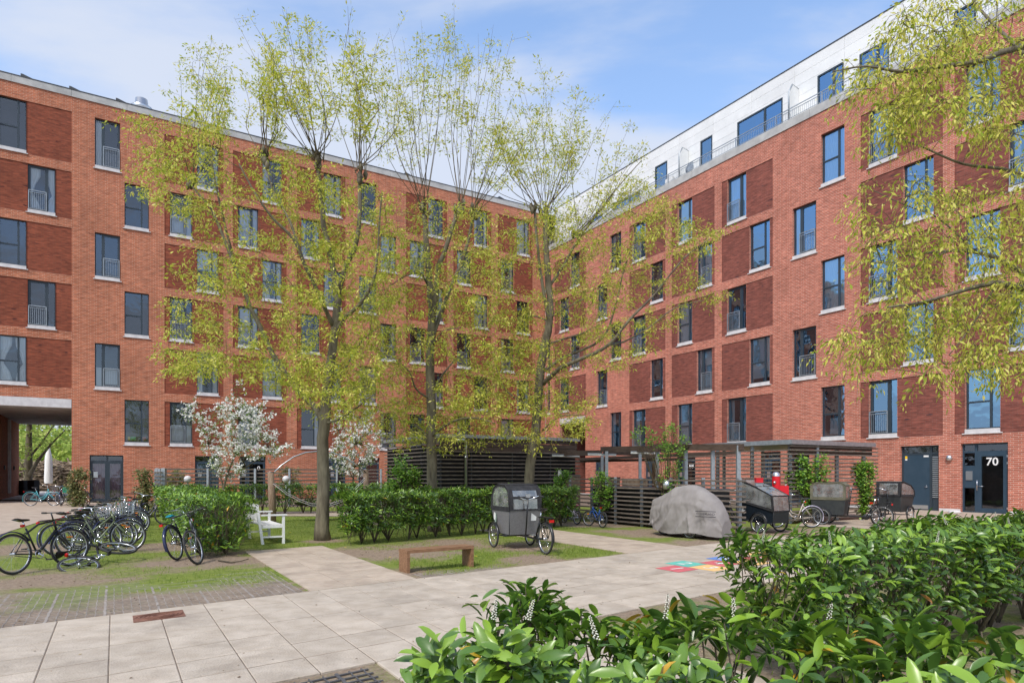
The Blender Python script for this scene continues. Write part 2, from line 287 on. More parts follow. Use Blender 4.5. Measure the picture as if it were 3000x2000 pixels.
def dirtness(x, y):
    a, b = ab((x, y)); d = 0.0
    for c, r, s in PATCH:
        q = math.hypot(x - c.x, (y - c.y)) / r
        if q < 1.6: d = max(d, 1.15 - q * .75)
    d = max(d, 0.0)
    if -.2 < b < 8 and a < 4: # grass pavers nearest the pavement: bare
        d = max(d, (1.15 - b / 1.9) if a < 3.6 else 0)
        if a < 0: d = max(d, .85 - max(0, b - 1.5) * .3)
    if b > -.2 and a > 5.4: d = max(d, .75 - b * .9)
    if b < -3.8: d = max(d, .62)
    h = noise.noise(Vector((x * .9, y * .9, 0))) * .35 + noise.noise(Vector((x * 3.1, y * 3.1, 4))) * .3
    return min(1, max(0, d + h * (.4 + .9 * min(1, d * 2)) - .02))
def lawn():
    m, nt, N, L, b = newmat('lawn_turf'); b.inputs['Roughness'].default_value = .95; b.inputs['Specular IOR Level'].default_value = .15
    at = N.new('ShaderNodeAttribute'); at.attribute_name = 'dirt'; tc = N.new('ShaderNodeTexCoord')
    def nz(s, c1, c2, a0=.35, a1=.65):
        n = N.new('ShaderNodeTexNoise'); n.inputs['Scale'].default_value = s; n.inputs['Detail'].default_value = 8; n.inputs['Roughness'].default_value = .7; L.new(tc.outputs['Object'], n.inputs['Vector'])
        r = N.new('ShaderNodeValToRGB'); r.color_ramp.elements[0].position = a0; r.color_ramp.elements[1].position = a1; r.color_ramp.elements[0].color = (*c1, 1); r.color_ramp.elements[1].color = (*c2, 1); L.new(n.outputs['Fac'], r.inputs[0]); return n, r.outputs[0]
    n1, gr = nz(7, (.11, .155, .03), (.23, .27, .055)); n2, di = nz(14, (.20, .145, .10), (.34, .265, .195))
    n3, fr = nz(35, (0, 0, 0), (1, 1, 1), .3, .7); ad = N.new('ShaderNodeMath'); ad.operation = 'MULTIPLY_ADD'; L.new(fr, ad.inputs[0]); ad.inputs[1].default_value = .5; L.new(at.outputs['Fac'], ad.inputs[2])
    rr = N.new('ShaderNodeMapRange'); rr.inputs[1].default_value = .5; rr.inputs[2].default_value = .95; L.new(ad.outputs[0], rr.inputs[0])
    mx = N.new('ShaderNodeMixRGB'); L.new(rr.outputs[0], mx.inputs[0]); L.new(gr, mx.inputs[1]); L.new(di, mx.inputs[2]); L.new(mx.outputs[0], b.inputs['Base Color'])
    bp = N.new('ShaderNodeBump'); bp.inputs['Strength'].default_value = .7; bp.inputs['Distance'].default_value = .03; L.new(n3.outputs['Fac'], bp.inputs['Height']); L.new(bp.outputs[0], b.inputs['Normal'])
    xs = np.arange(-24, 16.01, .16); ys = np.arange(1.0, 34.01, .16); nx, ny = len(xs), len(ys)
    V = []; D = []
    for y in ys:
        for x in xs:
            V.append((x, y, noise.noise(Vector((x * .5, y * .5, 2))) * .003)); D.append(dirtness(x, y))
    F = [(j * nx + i, j * nx + i + 1, (j + 1) * nx + i + 1, (j + 1) * nx + i) for j in range(ny - 1) for i in range(nx - 1)]
    me = bpy.data.meshes.new('lawn'); me.from_pydata(V, [], F); me.materials.append(m); a = me.attributes.new('dirt', 'FLOAT', 'POINT'); a.data.foreach_set('value', D); me.update()
    tag(link('lawn', me), kind='structure')
lawn()
# --- paved bands: every flag a part
TH = .022
def tilemesh(w, h, gap=.0045):
    b = MB(); b.v = []; gb = .011; c = [ABp(gap, gb) - OE, ABp(w - gap, gb) - OE, ABp(w - gap, h - gb) - OE, ABp(gap, h - gb) - OE]; e = .006
    ci = [ABp(gap + e, gb + e) - OE, ABp(w - gap - e, gb + e) - OE, ABp(w - gap - e, h - gb - e) - OE, ABp(gap + e, h - gb - e) - OE]
    b.add([(p.x, p.y, -.03) for p in c] + [(p.x, p.y, TH - .005) for p in c] + [(p.x, p.y, TH) for p in ci], [(0, 1, 5, 4), (1, 2, 6, 5), (2, 3, 7, 6), (3, 0, 4, 7), (4, 5, 9, 8), (5, 6, 10, 9), (6, 7, 11, 10), (7, 4, 8, 11), (8, 9, 10, 11)])
    return b
def band(name, a0, b0, na, nb, w, h, m, stuff_from=None, kind='structure', keep=None):
    base = MB(); e = .03; cs = [ABp(a0 + e, b0 + e), ABp(a0 + na * w - e, b0 + e), ABp(a0 + na * w - e, b0 + nb * h - e), ABp(a0 + e, b0 + nb * h - e)]
    base.add([(p.x, p.y, .0155) for p in cs], [(0, 1, 2, 3)]); root = tag(base.build(name, M['soil']), kind='structure')
    me = tilemesh(w, h).mesh('flagstone', m)
    cells = [(i, j) for i in range(na) for j in range(nb) if keep is None or keep(i, j)]
    cells.sort(key=lambda c: ABp(a0 + c[0] * w, b0 + c[1] * h).length)
    for i, j in cells[:295]:
        p = ABp(a0 + i * w, b0 + j * h); o = link('flagstone', me, root); o.location = (p.x, p.y, random.uniform(-.0015, .0015))
    if cells[295:]:
        s = MB(); t = tilemesh(w, h)
        for i, j in cells[295:]:
            p = ABp(a0 + i * w, b0 + j * h); s.add([(x + p.x, y + p.y, z) for x, y, z in t.v], t.f)
        tag(s.build('far_flagstone', m, root), kind='stuff')
    return root
TW, TR = .53, .557
band('pavement', -3.18, -TR * 7, 38, 7, TW, TR, M['tile'])
band('crossing_path', 3.18, -TR * 7 - .56 * 9, 5, 9, TW, .56, M['tile'])
band('garden_path', 3.6, .02, 3, 20, .6, .285, M['tile2'])
band('side_path', 10.75, .02, 4, 13, .5, .53, M['tile2'])
def sheet(name, pts, m, z=.014, kind='structure'):
    s = MB(); s.add([(p.x, p.y, z) for p in pts], [tuple(range(len(pts)))]); o = s.build(name, m); tag(o, kind=kind); return o
sheet('entrance_path', [G(-400, 1560), G(0, 1566), G(110, 1530), G(215, 1510), G(360, 1497), G(420, 1480), G(400, 1474), G(-400, 1462)], M['tile2'])
sheet('courtyard_walk', [G(700, 1511), G(1190, 1513), G(1500, 1500), G(1500, 1492), G(700, 1500)], M['tile2'])
sheet('forecourt', [G(2330, 1541), G(2480, 1545), G(2700, 1560), G(3400, 1640), G(3500, 1530), G(2620, 1487), G(2420, 1500)], M['tile2'])
sheet('outer_yard', [G(-300, 1463), G(430, 1463), G(430, 1420), G(-300, 1420)], mat('pale_asphalt', (.5, .48, .46), (.6, .58, .55), 1, .9))
# --- plastic grass grid pressed into the turf
def grid(name, a0, a1, b0, b1, root_label, z=-.001, st=.10, gm=None):
    s = MB()
    na = int((a1 - a0) / st); nb = int((b1 - b0) / st)
    for i in range(na + 1):
        pts = [ABp(a0 + i * st + .006 * math.sin(k * 2.2 + i), b0 + k * (b1 - b0) / 24, z - .005 * (k / 24) * 1.2 + .004 * noise.noise(Vector((i * .4, k * .5, 0)))) for k in range(25)]
        w = .010 if i % 6 else .030
        for p, q in zip(pts, pts[1:]): s.beam(p, q, w, .012)
    for j in range(nb + 1):
        n = int((a1 - a0) / .5); pts = [ABp(a0 + k * (a1 - a0) / n, b0 + j * st + .008 * math.sin(k * 1.7 + j), z - .005 * (j / nb) + .004 * noise.noise(Vector((k * .6, j * .4, 3)))) for k in range(n + 1)]
        for p, q in zip(pts, pts[1:]): s.beam(p, q, .018, .012)
    o = s.build(name, gm or mat('recycled_plastic', (.20, .175, .15), (.34, .30, .26), 3, .8), fix=False); tag(o, kind='stuff', label=root_label, cat='ground grid'); return o
grid('grass_grid', -3.2, 3.5, .05, 2.7, 'grey plastic grass grid pressed into the worn turf left of the pavement')
grid('grass_grid', .6, 3.05, -5.6, -3.98, 'dark grass grid panel set in the pavement at the bottom edge', z=.016, st=.12, gm=mat('dark_plastic_grid', (.075, .072, .075), (.13, .125, .12), 3, .7))
grid('grass_grid', 5.6, 7.3, .05, .6, 'short strip of grass grid under the wooden bench')
# --- grass blades
def blades():
    pos = []; tint = []
    zones = [((G(0, 1700), G(120, 1560), G(420, 1500), G(700, 1500), G(780, 1640), G(900, 1720)), 48000), ((G(700, 1512), G(1200, 1514), G(1500, 1545), G(1050, 1600), G(900, 1602), G(745, 1612)), 30000),
             ((G(1040, 1604), G(1400, 1572), G(1625, 1570), G(1950, 1608), G(1238, 1688)), 38000), ((G(1600, 1540), G(1640, 1535), G(1790, 1546), G(1620, 1552)), 1800), ((G(1950, 1790), G(2200, 1745), G(2700, 1660), G(2500, 1990), G(1700, 1990)), 9000)]
    for poly, n in zones:
        xs = [p.x for p in poly]; ys = [p.y for p in poly]; c = 0
        while c < n:
            x = random.uniform(min(xs), max(xs)); y = random.uniform(min(ys), max(ys)); ins = False
            c += 1
            for i in range(len(poly)):
                p, q = poly[i], poly[i - 1]
                if (p.y > y) != (q.y > y) and x < (q.x - p.x) * (y - p.y) / (q.y - p.y) + p.x: ins = not ins
            if not ins: continue
            a, b = ab((x, y))
            if -4 < b < .03 or (3.55 < a < 5.45 and 0 <= b < 5.75) or (10.7 < a < 12.8 and b < 7): continue
            d = dirtness(x, y)
            if random.random() < d * 1.25: continue
            pos.append((x, y, .0)); tint.append(min(1, random.random() * .75 + d * .4))
    n = len(pos); pos = np.array(pos); X = np.zeros((n, 3)); X[:, 2] = 1; X[:, :2] = rng.normal(0, .35, (n, 2)); Nn = rng.normal(0, 1, (n, 3))
    o = scatter('grass', [(0, -.09, 0), (0, .09, 0), (.6, .05, .08), (1, 0, .25)], [(0, 1, 2, 3)], M['grassb'], pos, X, Nn, rng.uniform(.025, .062, n), tint); tag(o, 'short green grass with worn patches across the courtyard lawn', 'grass', kind='stuff')
    # leaf litter and grit, thicker on the bare soil and along the joints
    lp = []; lt = []
    while len(lp) < 5200:
        x = random.uniform(-12, 9); y = random.uniform(4.5, 20); a, b = ab((x, y)); pv = -4 < b < .03 and a < 17
        if random.random() < (.05 if pv else dirtness(x, y)): lp.append((x, y, TH + .004 if pv else .012)); lt.append(random.random())
    k = len(lp); X = rng.normal(0, 1, (k, 3)); X[:, 2] *= .15; Nn = rng.normal(0, .25, (k, 3)); Nn[:, 2] += 1
    o = scatter('litter', [(0, 0, 0), (.5, -.3, .05), (1, 0, 0), (.5, .3, .08)], [(0, 1, 2, 3)], leafmat('leaf_litter', [(0, (.10, .065, .04)), (.6, (.24, .17, .10)), (1, (.42, .34, .22))], .9, .0, .2), np.array(lp), X, Nn, rng.uniform(.012, .045, k), lt); tag(o, 'dry leaf litter and grit on the bare soil and pavement', 'leaf litter', kind='stuff')
    # dandelions
    dp = [G(*q) for q in ((113, 1625), (128, 1628), (395, 1560), (300, 1545), (812, 1588), (868, 1542), (850, 1565), (1012, 1610), (1143, 1640), (1394, 1637), (1250, 1575), (1390, 1560), (715, 1575), (375, 1520))]
    k = len(dp) * 6; pos = np.repeat(np.array([(p.x, p.y, .06) for p in dp]), 6, axis=0); X = np.array([(math.cos(i * 1.05), math.sin(i * 1.05), .3) for i in range(k)]); Nn = np.tile((0, 0, 1.0), (k, 1))
    o = scatter('dandelions', [(0, 0, 0), (.5, -.5, 0), (1, 0, 0), (.5, .5, 0)], [(0, 1, 2, 3)], M['dandelion'], pos, X, Nn, np.full(k, .03), rng.random(k)); tag(o, 'yellow dandelion heads dotted over the lawn', 'flowers', kind='stuff')
blades()
# --- rusty cover plate in the pavement
def plate():
    c = [G(390, 1803), G(530, 1786), G(543, 1807), G(391, 1829)]; c0 = c[3]; a0, b0 = ab(c0); a1, b1 = ab(c[2]); a0 += 0; w = a1 - a0; 
    root = empty('cover_plate', 'rusty cast iron access cover set flush in the concrete pavement', 'manhole cover', ABp(a0, min(b0, b1), 0)); O = ABp(a0, min(b0, b1), 0); h = .42
    f = MB(); f.add([(ABp(a0 + x, min(b0, b1) + y) - O) + Vector((0, 0, z)) for z in (0, TH + .006) for x, y in ((0, 0), (w, 0), (w, h), (0, h))], [(4, 5, 6, 7), (0, 1, 5, 4), (1, 2, 6, 5), (2, 3, 7, 6), (3, 0, 4, 7)]); f.build('plate', M['rust'], root)
    for k in range(5):
        s = MB(); pts = []
        for t in range(28):
            th = t / 28 * 2 * math.pi; pts.append(ABp(a0 + w / 2 + math.cos(th) * w * (.46 - k * .085), min(b0, b1) + h / 2 + math.sin(th) * h * (.44 - k * .08)) - O + Vector((0, 0, TH + .008)))
        s.tube(pts, .006, 4, closed=True); s.build('raised_ring', M['rust'], root)
plate()
# --- hopscotch, painted on the flags
def text_mesh(txt, size, name, m, parent=None, matrix=None, extrude=.0, shear=0, bold=False):
    cu = bpy.data.curves.new(name, 'FONT'); cu.body = txt; cu.size = size; cu.align_x = 'CENTER'; cu.align_y = 'CENTER'; cu.extrude = extrude; cu.shear = shear; cu.offset = .012 * size if bold else 0; cu.resolution_u = 3
    t = bpy.data.objects.new(name, cu); col.objects.link(t); dg = bpy.context.evaluated_depsgraph_get(); dg.update(); me = bpy.data.meshes.new_from_object(t.evaluated_get(dg)); bpy.data.objects.remove(t); me.materials.clear(); me.materials.append(m)
    o = link(name, me, parent, matrix); return o
def hopscotch():
    cells = [('red', '1', 9.58, -2.38), ('teal', '2', 10.20, -2.08), ('yellow', '3', 10.20, -2.71), ('red', '4', 10.82, -2.47), ('blue', '5', 11.43, -2.17), ('yellow', '6', 11.43, -2.79), ('red', '7', 12.05, -2.55), ('blue', '8', 12.67, -2.85), ('yellow', '9', 12.67, -2.24)]
    a00, b00 = ab(G(1985, 1679))
    cm = {'red': mat('red_road_paint', (.55, .10, .12), (.60, .15, .15), 12, .8), 'teal': mat('teal_road_paint', (.10, .45, .36), (.14, .50, .40), 12, .8), 'yellow': mat('yellow_road_paint', (.75, .46, .16), (.80, .52, .22), 12, .8), 'blue': mat('blue_road_paint', (.10, .20, .48), (.14, .26, .55), 12, .8)}
    wp = mat('white_road_paint', (.75, .75, .70), None, rough=.8)
    root = empty('hopscotch', 'painted hopscotch squares with numbers in red, green, yellow and blue on the pavement', 'playground marking', ABp(a00, b00))
    O = root.location.copy(); ang = math.atan2(RR.y, RR.x)
    for c, t, i, j in cells:
        x0, y = i, j
        s = MB(); s.add([ABp(x0 + .01, y + .01, TH + .004) - O, ABp(x0 + .605, y + .01, TH + .004) - O, ABp(x0 + .605, y + .60, TH + .004) - O, ABp(x0 + .01, y + .60, TH + .004) - O], [(0, 1, 2, 3)]); sq = s.build('painted_square', cm[c], root)
        mt = Matrix.Translation(ABp(x0 + .30, y + .30, TH + .008) - O) @ Matrix.Rotation(ang + math.pi, 4, 'Z'); text_mesh(t, .44, 'number', wp, sq, mt, bold=True)
hopscotch()
# ------------------------------------------------------------------ BUILDINGS
def curtain(x0, x1, y, z0, z1, m, parent, name='curtain', tied=False, amp=.03):
    s = MB(); s.smooth = True; n = max(6, int((x1 - x0) / .035)); vv = []; rows = 6 if tied else 2
    for r in range(rows):
        t = r / (rows - 1); z = lerp(z1, z0, t); k = 1.0
        if tied: k = 1 - .75 * math.exp(-((t - .55) / .22) ** 2)
        for i in range(n + 1):
            f = i / n; x = x0 + (x1 - x0) * (f * k if tied == 1 else (1 - (1 - f) * k) if tied == 2 else f); vv.append((x, y + amp * math.sin(i * 1.25), z))
    s.add(vv, [(r * (n + 1) + i, r * (n + 1) + i + 1, (r + 1) * (n + 1) + i + 1, (r + 1) * (n + 1) + i) for r in range(rows - 1) for i in range(n)])
    return s.build(name, m, parent, fix=False)
RD = .2
GL = [M['glass_l']]
def window(root, x0, x1, z0, z1, kind, flip, cur, sill=True):
    """x0..x1, z0..z1: the opening; kind 't' = mullion and transom, 'f' = french sash with balustrade; flip: the narrow light stands on the left"""
    s = MB(); y0, y1 = RD - .05, RD + .03; sz = .215 if sill else 0; b0 = z0 + sz; fw = .055
    nl = .30 * (x1 - x0); xm = x0 + nl if flip else x1 - nl
    s.box(x0, x0 + fw, y0, y1, b0, z1); s.box(x1 - fw, x1, y0, y1, b0, z1); s.box(x0 + fw, x1 - fw, y0, y1, b0, b0 + fw); s.box(x0 + fw, x1 - fw, y0, y1, z1 - fw, z1); s.box(xm - .045, xm + .045, y0 - .004, y1 - .002, b0 + fw, z1 - fw)
    big = (xm + .045, x1 - fw) if flip else (x0 + fw, xm - .045); small = (x0 + fw, xm - .045) if flip else (xm + .045, x1 - fw)
    panes = [(small[0], small[1], b0 + fw, z1 - fw)]
    if kind == 't':
        zt = b0 + (z1 - b0) * .45; s.box(big[0], big[1], y0 - .002, y1 - .004, zt - .04, zt + .04); panes += [(big[0], big[1], b0 + fw, zt - .04), (big[0], big[1], zt + .04, z1 - fw)]
    else:
        q = .075; a, b = big
        s.box(a, a + q, y0 - .012, y1 - .01, b0 + fw, z1 - fw); s.box(b - q, b, y0 - .012, y1 - .01, b0 + fw, z1 - fw); s.box(a + q, b - q, y0 - .012, y1 - .01, b0 + fw, b0 + fw + q * 1.3); s.box(a + q, b - q, y0 - .012, y1 - .01, z1 - fw - q, z1 - fw)
        panes.append((a + q, b - q, b0 + fw + q * 1.3, z1 - fw - q))
    w = s.build('window', M['frame'], root, fix=False)
    for a, b, c, d in panes:
        p = MB(); ti = random.uniform(-.004, .004); p.quad((a, RD - .01 + ti, c), (b, RD - .01 - ti, c), (b, RD - .01 - ti, d), (a, RD - .01 + ti, d)); p.build('pane', GL[0], w, fix=False)
    if sill:
        q = MB(); q.box(x0 + .002, x1 - .002, -.02, RD + .03, z0 + .035, b0 - .002); q.box(x0 - .09, x1 + .09, -.07, .02, z0 - .01, z0 + .033); q.build('sill', M['sillm'], w, fix=False)
    if kind == 'f':
        q = MB(); a, b = big; ya = -.03; zt = b0 + (z1 - b0) * .42
        q.box(a, b, ya - .02, ya + .02, zt - .02, zt + .02); q.box(a, b, ya - .012, ya + .012, zt - .13, zt - .105); q.box(a, b, ya - .012, ya + .012, b0 + .04, b0 + .065)
        q.box(a - .02, a + .02, ya - .02, ya + .02, b0 + .02, zt); q.box(b - .02, b + .02, ya - .02, ya + .02, b0 + .02, zt); n = 9
        for i in range(1, n): xx = a + (b - a) * i / n; q.box(xx - .007, xx + .007, ya - .007, ya + .007, b0 + .065, zt - .13)
        q.build('balustrade', M['steel'], w, fix=False)
    yc = RD + .09
    if cur == 'full': curtain(x0 + .05, x1 - .05, yc, b0 + .05, z1 - .05, M['curtain'], w)
    elif cur == 'left': curtain(x0 + .05, x0 + .45, yc, b0 + .05, z1 - .05, M['curtain'], w)
    elif cur == 'right': curtain(x1 - .45, x1 - .05, yc, b0 + .05, z1 - .05, M['curtain'], w)
    elif cur == 'both': curtain(x0 + .05, x0 + .36, yc, b0 + .05, z1 - .05, M['curtain'], w); curtain(x1 - .42, x1 - .05, yc, b0 + .05, z1 - .05, M['curtain'], w)
    elif cur == 'tied': curtain(x0 + .05, x0 + .62, yc, b0 + .05, z1 - .05, M['curtain'], w, tied=1); curtain(x1 - .55, x1 - .05, yc, b0 + .05, z1 - .05, M['curtain'], w, tied=2)
    elif cur == 'blind': q = MB(); q.box(x0 + .06, x1 - .06, yc, yc + .01, b0 + .3, z1 - .05); q.build('roller_blind', M['curtain'], w)
    elif cur == 'half': q = MB(); q.box(x0 + .06, x1 - .06, yc, yc + .01, b0 + 1.4, z1 - .05); q.build('roller_blind', M['curtain'], w)
    elif cur == 'net': q = MB(); q.box(x0 + .06, x1 - .06, yc, yc + .01, b0 + .05, b0 + 1.2); q.build('net_curtain', M['curtain'], w)
    return w
def facade(root, X0, X1, Z1, boxes, wins, holes, ml, mdk, zbase=0.0):
    """boxes: (x0,x1,[rows]) dark recessed brick fields; wins: dicts; holes: other rectangles left open"""
    fields = []
    for bx0, bx1, rows in boxes:
        for (za, zb) in rows:
            inside = [w for w in wins if w['x0'] >= bx0 - .01 and w['x1'] <= bx1 + .01 and za - .3 < w['z0'] < zb]
            fields.append((bx0, bx1, za, zb, inside))
    ops = [(w['x0'], w['x1'], w['z0'], w['z1']) for w in wins] + holes
    xs = sorted(set([X0, X1] + [f[i] for f in fields for i in (0, 1)] + [o[i] for o in ops for i in (0, 1)])); zs = sorted(set([zbase, Z1] + [f[i] for f in fields for i in (2, 3)] + [o[i] for o in ops for i in (2, 3)]))
    xs = [x for x in xs if X0 <= x <= X1]; zs = [z for z in zs if zbase <= z <= Z1]
    def inn(x, z, r): return r[0] < x < r[1] and r[2] < z < r[3]
    wall = MB()
    for j in range(len(zs) - 1):
        run = None
        for i in range(len(xs)):
            free = False
            if i < len(xs) - 1:
                xc, zc = (xs[i] + xs[i + 1]) / 2, (zs[j] + zs[j + 1]) / 2
                free = not any(inn(xc, zc, o) for o in ops) and not any(inn(xc, zc, f) for f in fields)
            if free and run is None: run = xs[i]
            if not free and run is not None: wall.quad((run, 0, zs[j]), (xs[i], 0, zs[j]), (xs[i], 0, zs[j + 1]), (run, 0, zs[j + 1])); run = None
    for o in ops:
        x0, x1, z0, z1 = o
        for q in (((x0, 0, z0), (x0, RD + .06, z0), (x0, RD + .06, z1), (x0, 0, z1)), ((x1, 0, z0), (x1, RD + .06, z0), (x1, RD + .06, z1), (x1, 0, z1)), ((x0, 0, z1), (x1, 0, z1), (x1, RD + .06, z1), (x0, RD + .06, z1)), ((x0, 0, z0), (x1, 0, z0), (x1, RD + .06, z0), (x0, RD + .06, z0))): wall.quad(*q)
    wall.build('wall', ml, root, fix=False)
    dd = .035
    for bx0, bx1, za, zb, ins in fields:
        s = MB(); cuts = sorted(ins, key=lambda w: w['x0']); x = bx0
        for w in cuts:
            if w['x0'] > x + .01: s.quad((x, dd, za), (w['x0'], dd, za), (w['x0'], dd, zb), (x, dd, zb))
            if w['z1'] < zb - .01: s.quad((w['x0'], dd, w['z1']), (w['x1'], dd, w['z1']), (w['x1'], dd, zb), (w['x0'], dd, zb))
            if w['z0'] > za + .01: s.quad((w['x0'], dd, za), (w['x1'], dd, za), (w['x1'], dd, w['z0']), (w['x0'], dd, w['z0']))
            x = w['x1']
        if x < bx1 - .01: s.quad((x, dd, za), (bx1, dd, za), (bx1, dd, zb), (x, dd, zb))
        s.quad((bx0, 0, za), (bx0, dd, za), (bx0, dd, zb), (bx0, 0, zb)); s.quad((bx1, 0, za), (bx1, dd, za), (bx1, dd, zb), (bx1, 0, zb)); s.quad((bx0, 0, zb), (bx1, 0, zb), (bx1, dd, zb), (bx0, dd, zb)); s.quad((bx0, 0, za), (bx1, 0, za), (bx1, dd, za), (bx0, dd, za))
        s.build('brick_panel', mdk, root, fix=False)
    for w in wins: window(root, w['x0'], w['x1'], w['z0'], w['z1'], w['k'], w['f'], w.get('c'))
def opening_door(root, x0, x1, z1, style, txt=None, cur=None):
    s = MB(); y0, y1 = RD - .05, RD + .03; fw = .07; W = x1 - x0; zt = z1 - .38
    s.box(x0, x0 + fw, y0, y1, 0, z1); s.box(x1 - fw, x1, y0, y1, 0, z1); s.box(x0 + fw, x1 - fw, y0, y1, z1 - fw, z1); s.box(x0 + fw, x1 - fw, y0, y1, zt - .04, zt + .04); s.box(x0 + fw, x1 - fw, y0, y1, 0, .06)
    xm = {'entry': x0 + W * .30, 'service': x0 + W * .76, 'double': x0 + W * .52, 'glazed': x0 + W * .58, 'leaf': x0 + W * .3}[style]
    s.box(xm - .05, xm + .05, y0 - .003, y1 - .003, .06, z1 - fw); f = s.build('door_frame', M['frame'] if style != 'entry' else M['door'], root, fix=False)
    def pane(a, b, c, d, n='pane'): p = MB(); p.quad((a, RD - .01, c), (b, RD - .01, c), (b, RD - .01, d), (a, RD - .01, d)); return p.build(n, M['glass_l'], f, fix=False)
    pane(x0 + fw, xm - .05, zt + .04, z1 - fw, 'fanlight'); pane(xm + .05, x1 - fw, zt + .04, z1 - fw, 'fanlight')
    def slab(a, b, c, d, m=M['door'], n='door', y=0): p = MB(); p.box(a, b, RD - .035 + y, RD + .01, c, d); return p.build(n, m, f, fix=False)
    if style == 'entry':
        pane(x0 + fw, xm - .05, 2.1, zt - .04); slab(x0 + fw, xm - .05, 1.1, 2.1, n='intercom_panel'); pane(x0 + fw, xm - .05, .06, 1.1)
        p = MB(); xa = (x0 + xm) / 2; p.box(xa - .13, xa + .13, RD - .07, RD - .036, 1.45, 1.85); p.build('intercom', M['alu'], f)
        a, b = xm + .05, x1 - fw; s = MB(); q = .16
        s.box(a, a + q, RD - .06, RD, .06, zt - .04); s.box(b - q, b, RD - .06, RD, .06, zt - .04); s.box(a + q, b - q, RD - .06, RD, .06, .22); s.box(a + q, b - q, RD - .06, RD, zt - .20, zt - .04); s.build('door', M['door'], f, fix=False); pane(a + q, b - q, .22, zt - .20)
        s = MB(); s.tube([(a + .02, RD - .13, 1.0), (a + .02, RD - .13, 1.45)], .018, 8); s.tube([(a + .02, RD - .13, 1.05), (a + .02, RD - .06, 1.05)], .012, 6); s.tube([(a + .02, RD - .13, 1.4), (a + .02, RD - .06, 1.4)], .012, 6); s.tube([(a + .02, RD - .10, 1.18), (a + .25, RD - .10, 1.18)], .012, 6); s.build('handle', M['chrome'], f)
        for zz in (zt - .25, zt - .55, .2): s = MB(); s.box(b - .03, b + .06, RD - .075, RD - .061, zz, zz + .09); s.build('hinge', M['alu'], f)
        if txt: text_mesh(txt, .48, 'house_number', M['white'], f, Matrix.Translation((b - q - .40, RD - .085, zt - .45)) @ Matrix.Rotation(math.pi / 2, 4, 'X'), extrude=.006, bold=True)
    elif style == 'service':
        slab(x0 + fw, xm - .05, .06, zt - .04); p = MB(); p.box(x0 + fw + .1, xm - .12, RD - .05, RD - .036, .07, .25); p.build('kick_plate', M['alu'], f)
        for i in range(22): p = MB(); z = .62 + i * (zt - .72) / 22; p.box(xm + .07, x1 - fw - .02, RD - .06, RD - .02, z, z + .045); p.build('louvre', M['steel'], f, fix=False)
        slab(xm + .05, x1 - fw, .06, zt - .04, M['frame'], 'side_panel', .02)
        p = MB(); p.tube([(xm - .28, RD - .09, 1.12), (xm - .14, RD - .09, 1.12)], .014, 6); p.tube([(xm - .14, RD - .09, 1.12), (xm - .14, RD - .03, 1.12)], .012, 6); p.build('handle', M['chrome'], f)
        p = MB(); p.box(x0 + .15, x0 + .25, RD - .045, RD - .036, zt - .23, zt - .10); p.build('yellow_notice', plain('notice_yellow', (.8, .5, .02)), f)
        p = MB(); p.box(x0 + .15, x0 + .25, RD - .045, RD - .036, zt - .30, zt - .24); p.build('white_notice', M['white'], f); p = MB(); p.box(xm - .32, xm - .10, RD - .045, RD - .036, zt - .16, zt - .08); p.build('name_plate', M['white'], f)
    else:
        for a, b in ((x0 + fw, xm - .05), (xm + .05, x1 - fw)):
            q = .08; s = MB(); s.box(a, a + q, RD - .06, RD, .06, zt - .04); s.box(b - q, b, RD - .06, RD, .06, zt - .04); s.box(a + q, b - q, RD - .06, RD, .06, .18); s.box(a + q, b - q, RD - .06, RD, zt - .14, zt - .04); s.build('door', M['frame'] if style == 'double' else M['door'], f, fix=False); pane(a + q, b - q, .18, zt - .14)
            if cur: curtain(a + q, b - q, RD + .1, .1, zt - .1, cur, f)
        if txt: text_mesh(txt, .42, 'house_number', M['white'], f, Matrix.Translation((x1 - fw - .38, RD - .085, zt - .45)) @ Matrix.Rotation(math.pi / 2, 4, 'X'), extrude=.006, bold=True)
        p = MB(); p.box(x0 + .2, x0 + .42, RD - .08, RD - .062, 1.5, 1.85); p.build('intercom', M['alu'], f)
    return f
# ---- left block, seven storeys
mL = Matrix.Translation(PL) @ Matrix.Rotation(math.atan2(DL.y, DL.x), 4, 'Z')
blk = empty('apartment_building', 'long orange and dark red brick apartment block on the left with a ground floor passage', 'building', matrix=mL)
wins = []; boxes = []
CUR = ['full', None, 'both', 'left', 'left', 'right', None, 'blind', 'half', None, 'tied', 'net', 'full']; rc = random.Random(5)
def addw(lst, x0, x1, ks, kind, flip, top=5, cs=None, h=2.88):
    for k in ks:
        c = cs.get(k) if cs and k in cs else rc.choice(CUR); z0 = 3.5 + 3.4 * k; lst.append(dict(x0=x0, x1=x1, z0=z0, z1=z0 + (h if k < top else h + .25), k=kind, f=flip, c=c))
addw(wins, -1.0, .30, (5, 3, 1), 't', False, cs={5: None, 3: None, 1: 'tied'}); addw(wins, .36, 1.70, (4, 2), 'f', False, cs={4: 'tied', 2: None})
addw(wins, -5.2, -3.9, (5, 3, 1), 'f', False); addw(wins, -3.85, -2.5, (4, 2), 't', False)
addw(wins, 3.69, 5.02, (5, 3, 1), 'f', True, cs={5: 'left', 3: None, 1: 'net'}); addw(wins, 5.26, 6.60, (4, 2, 0), 't', False, cs={4: None, 2: None, 0: None})
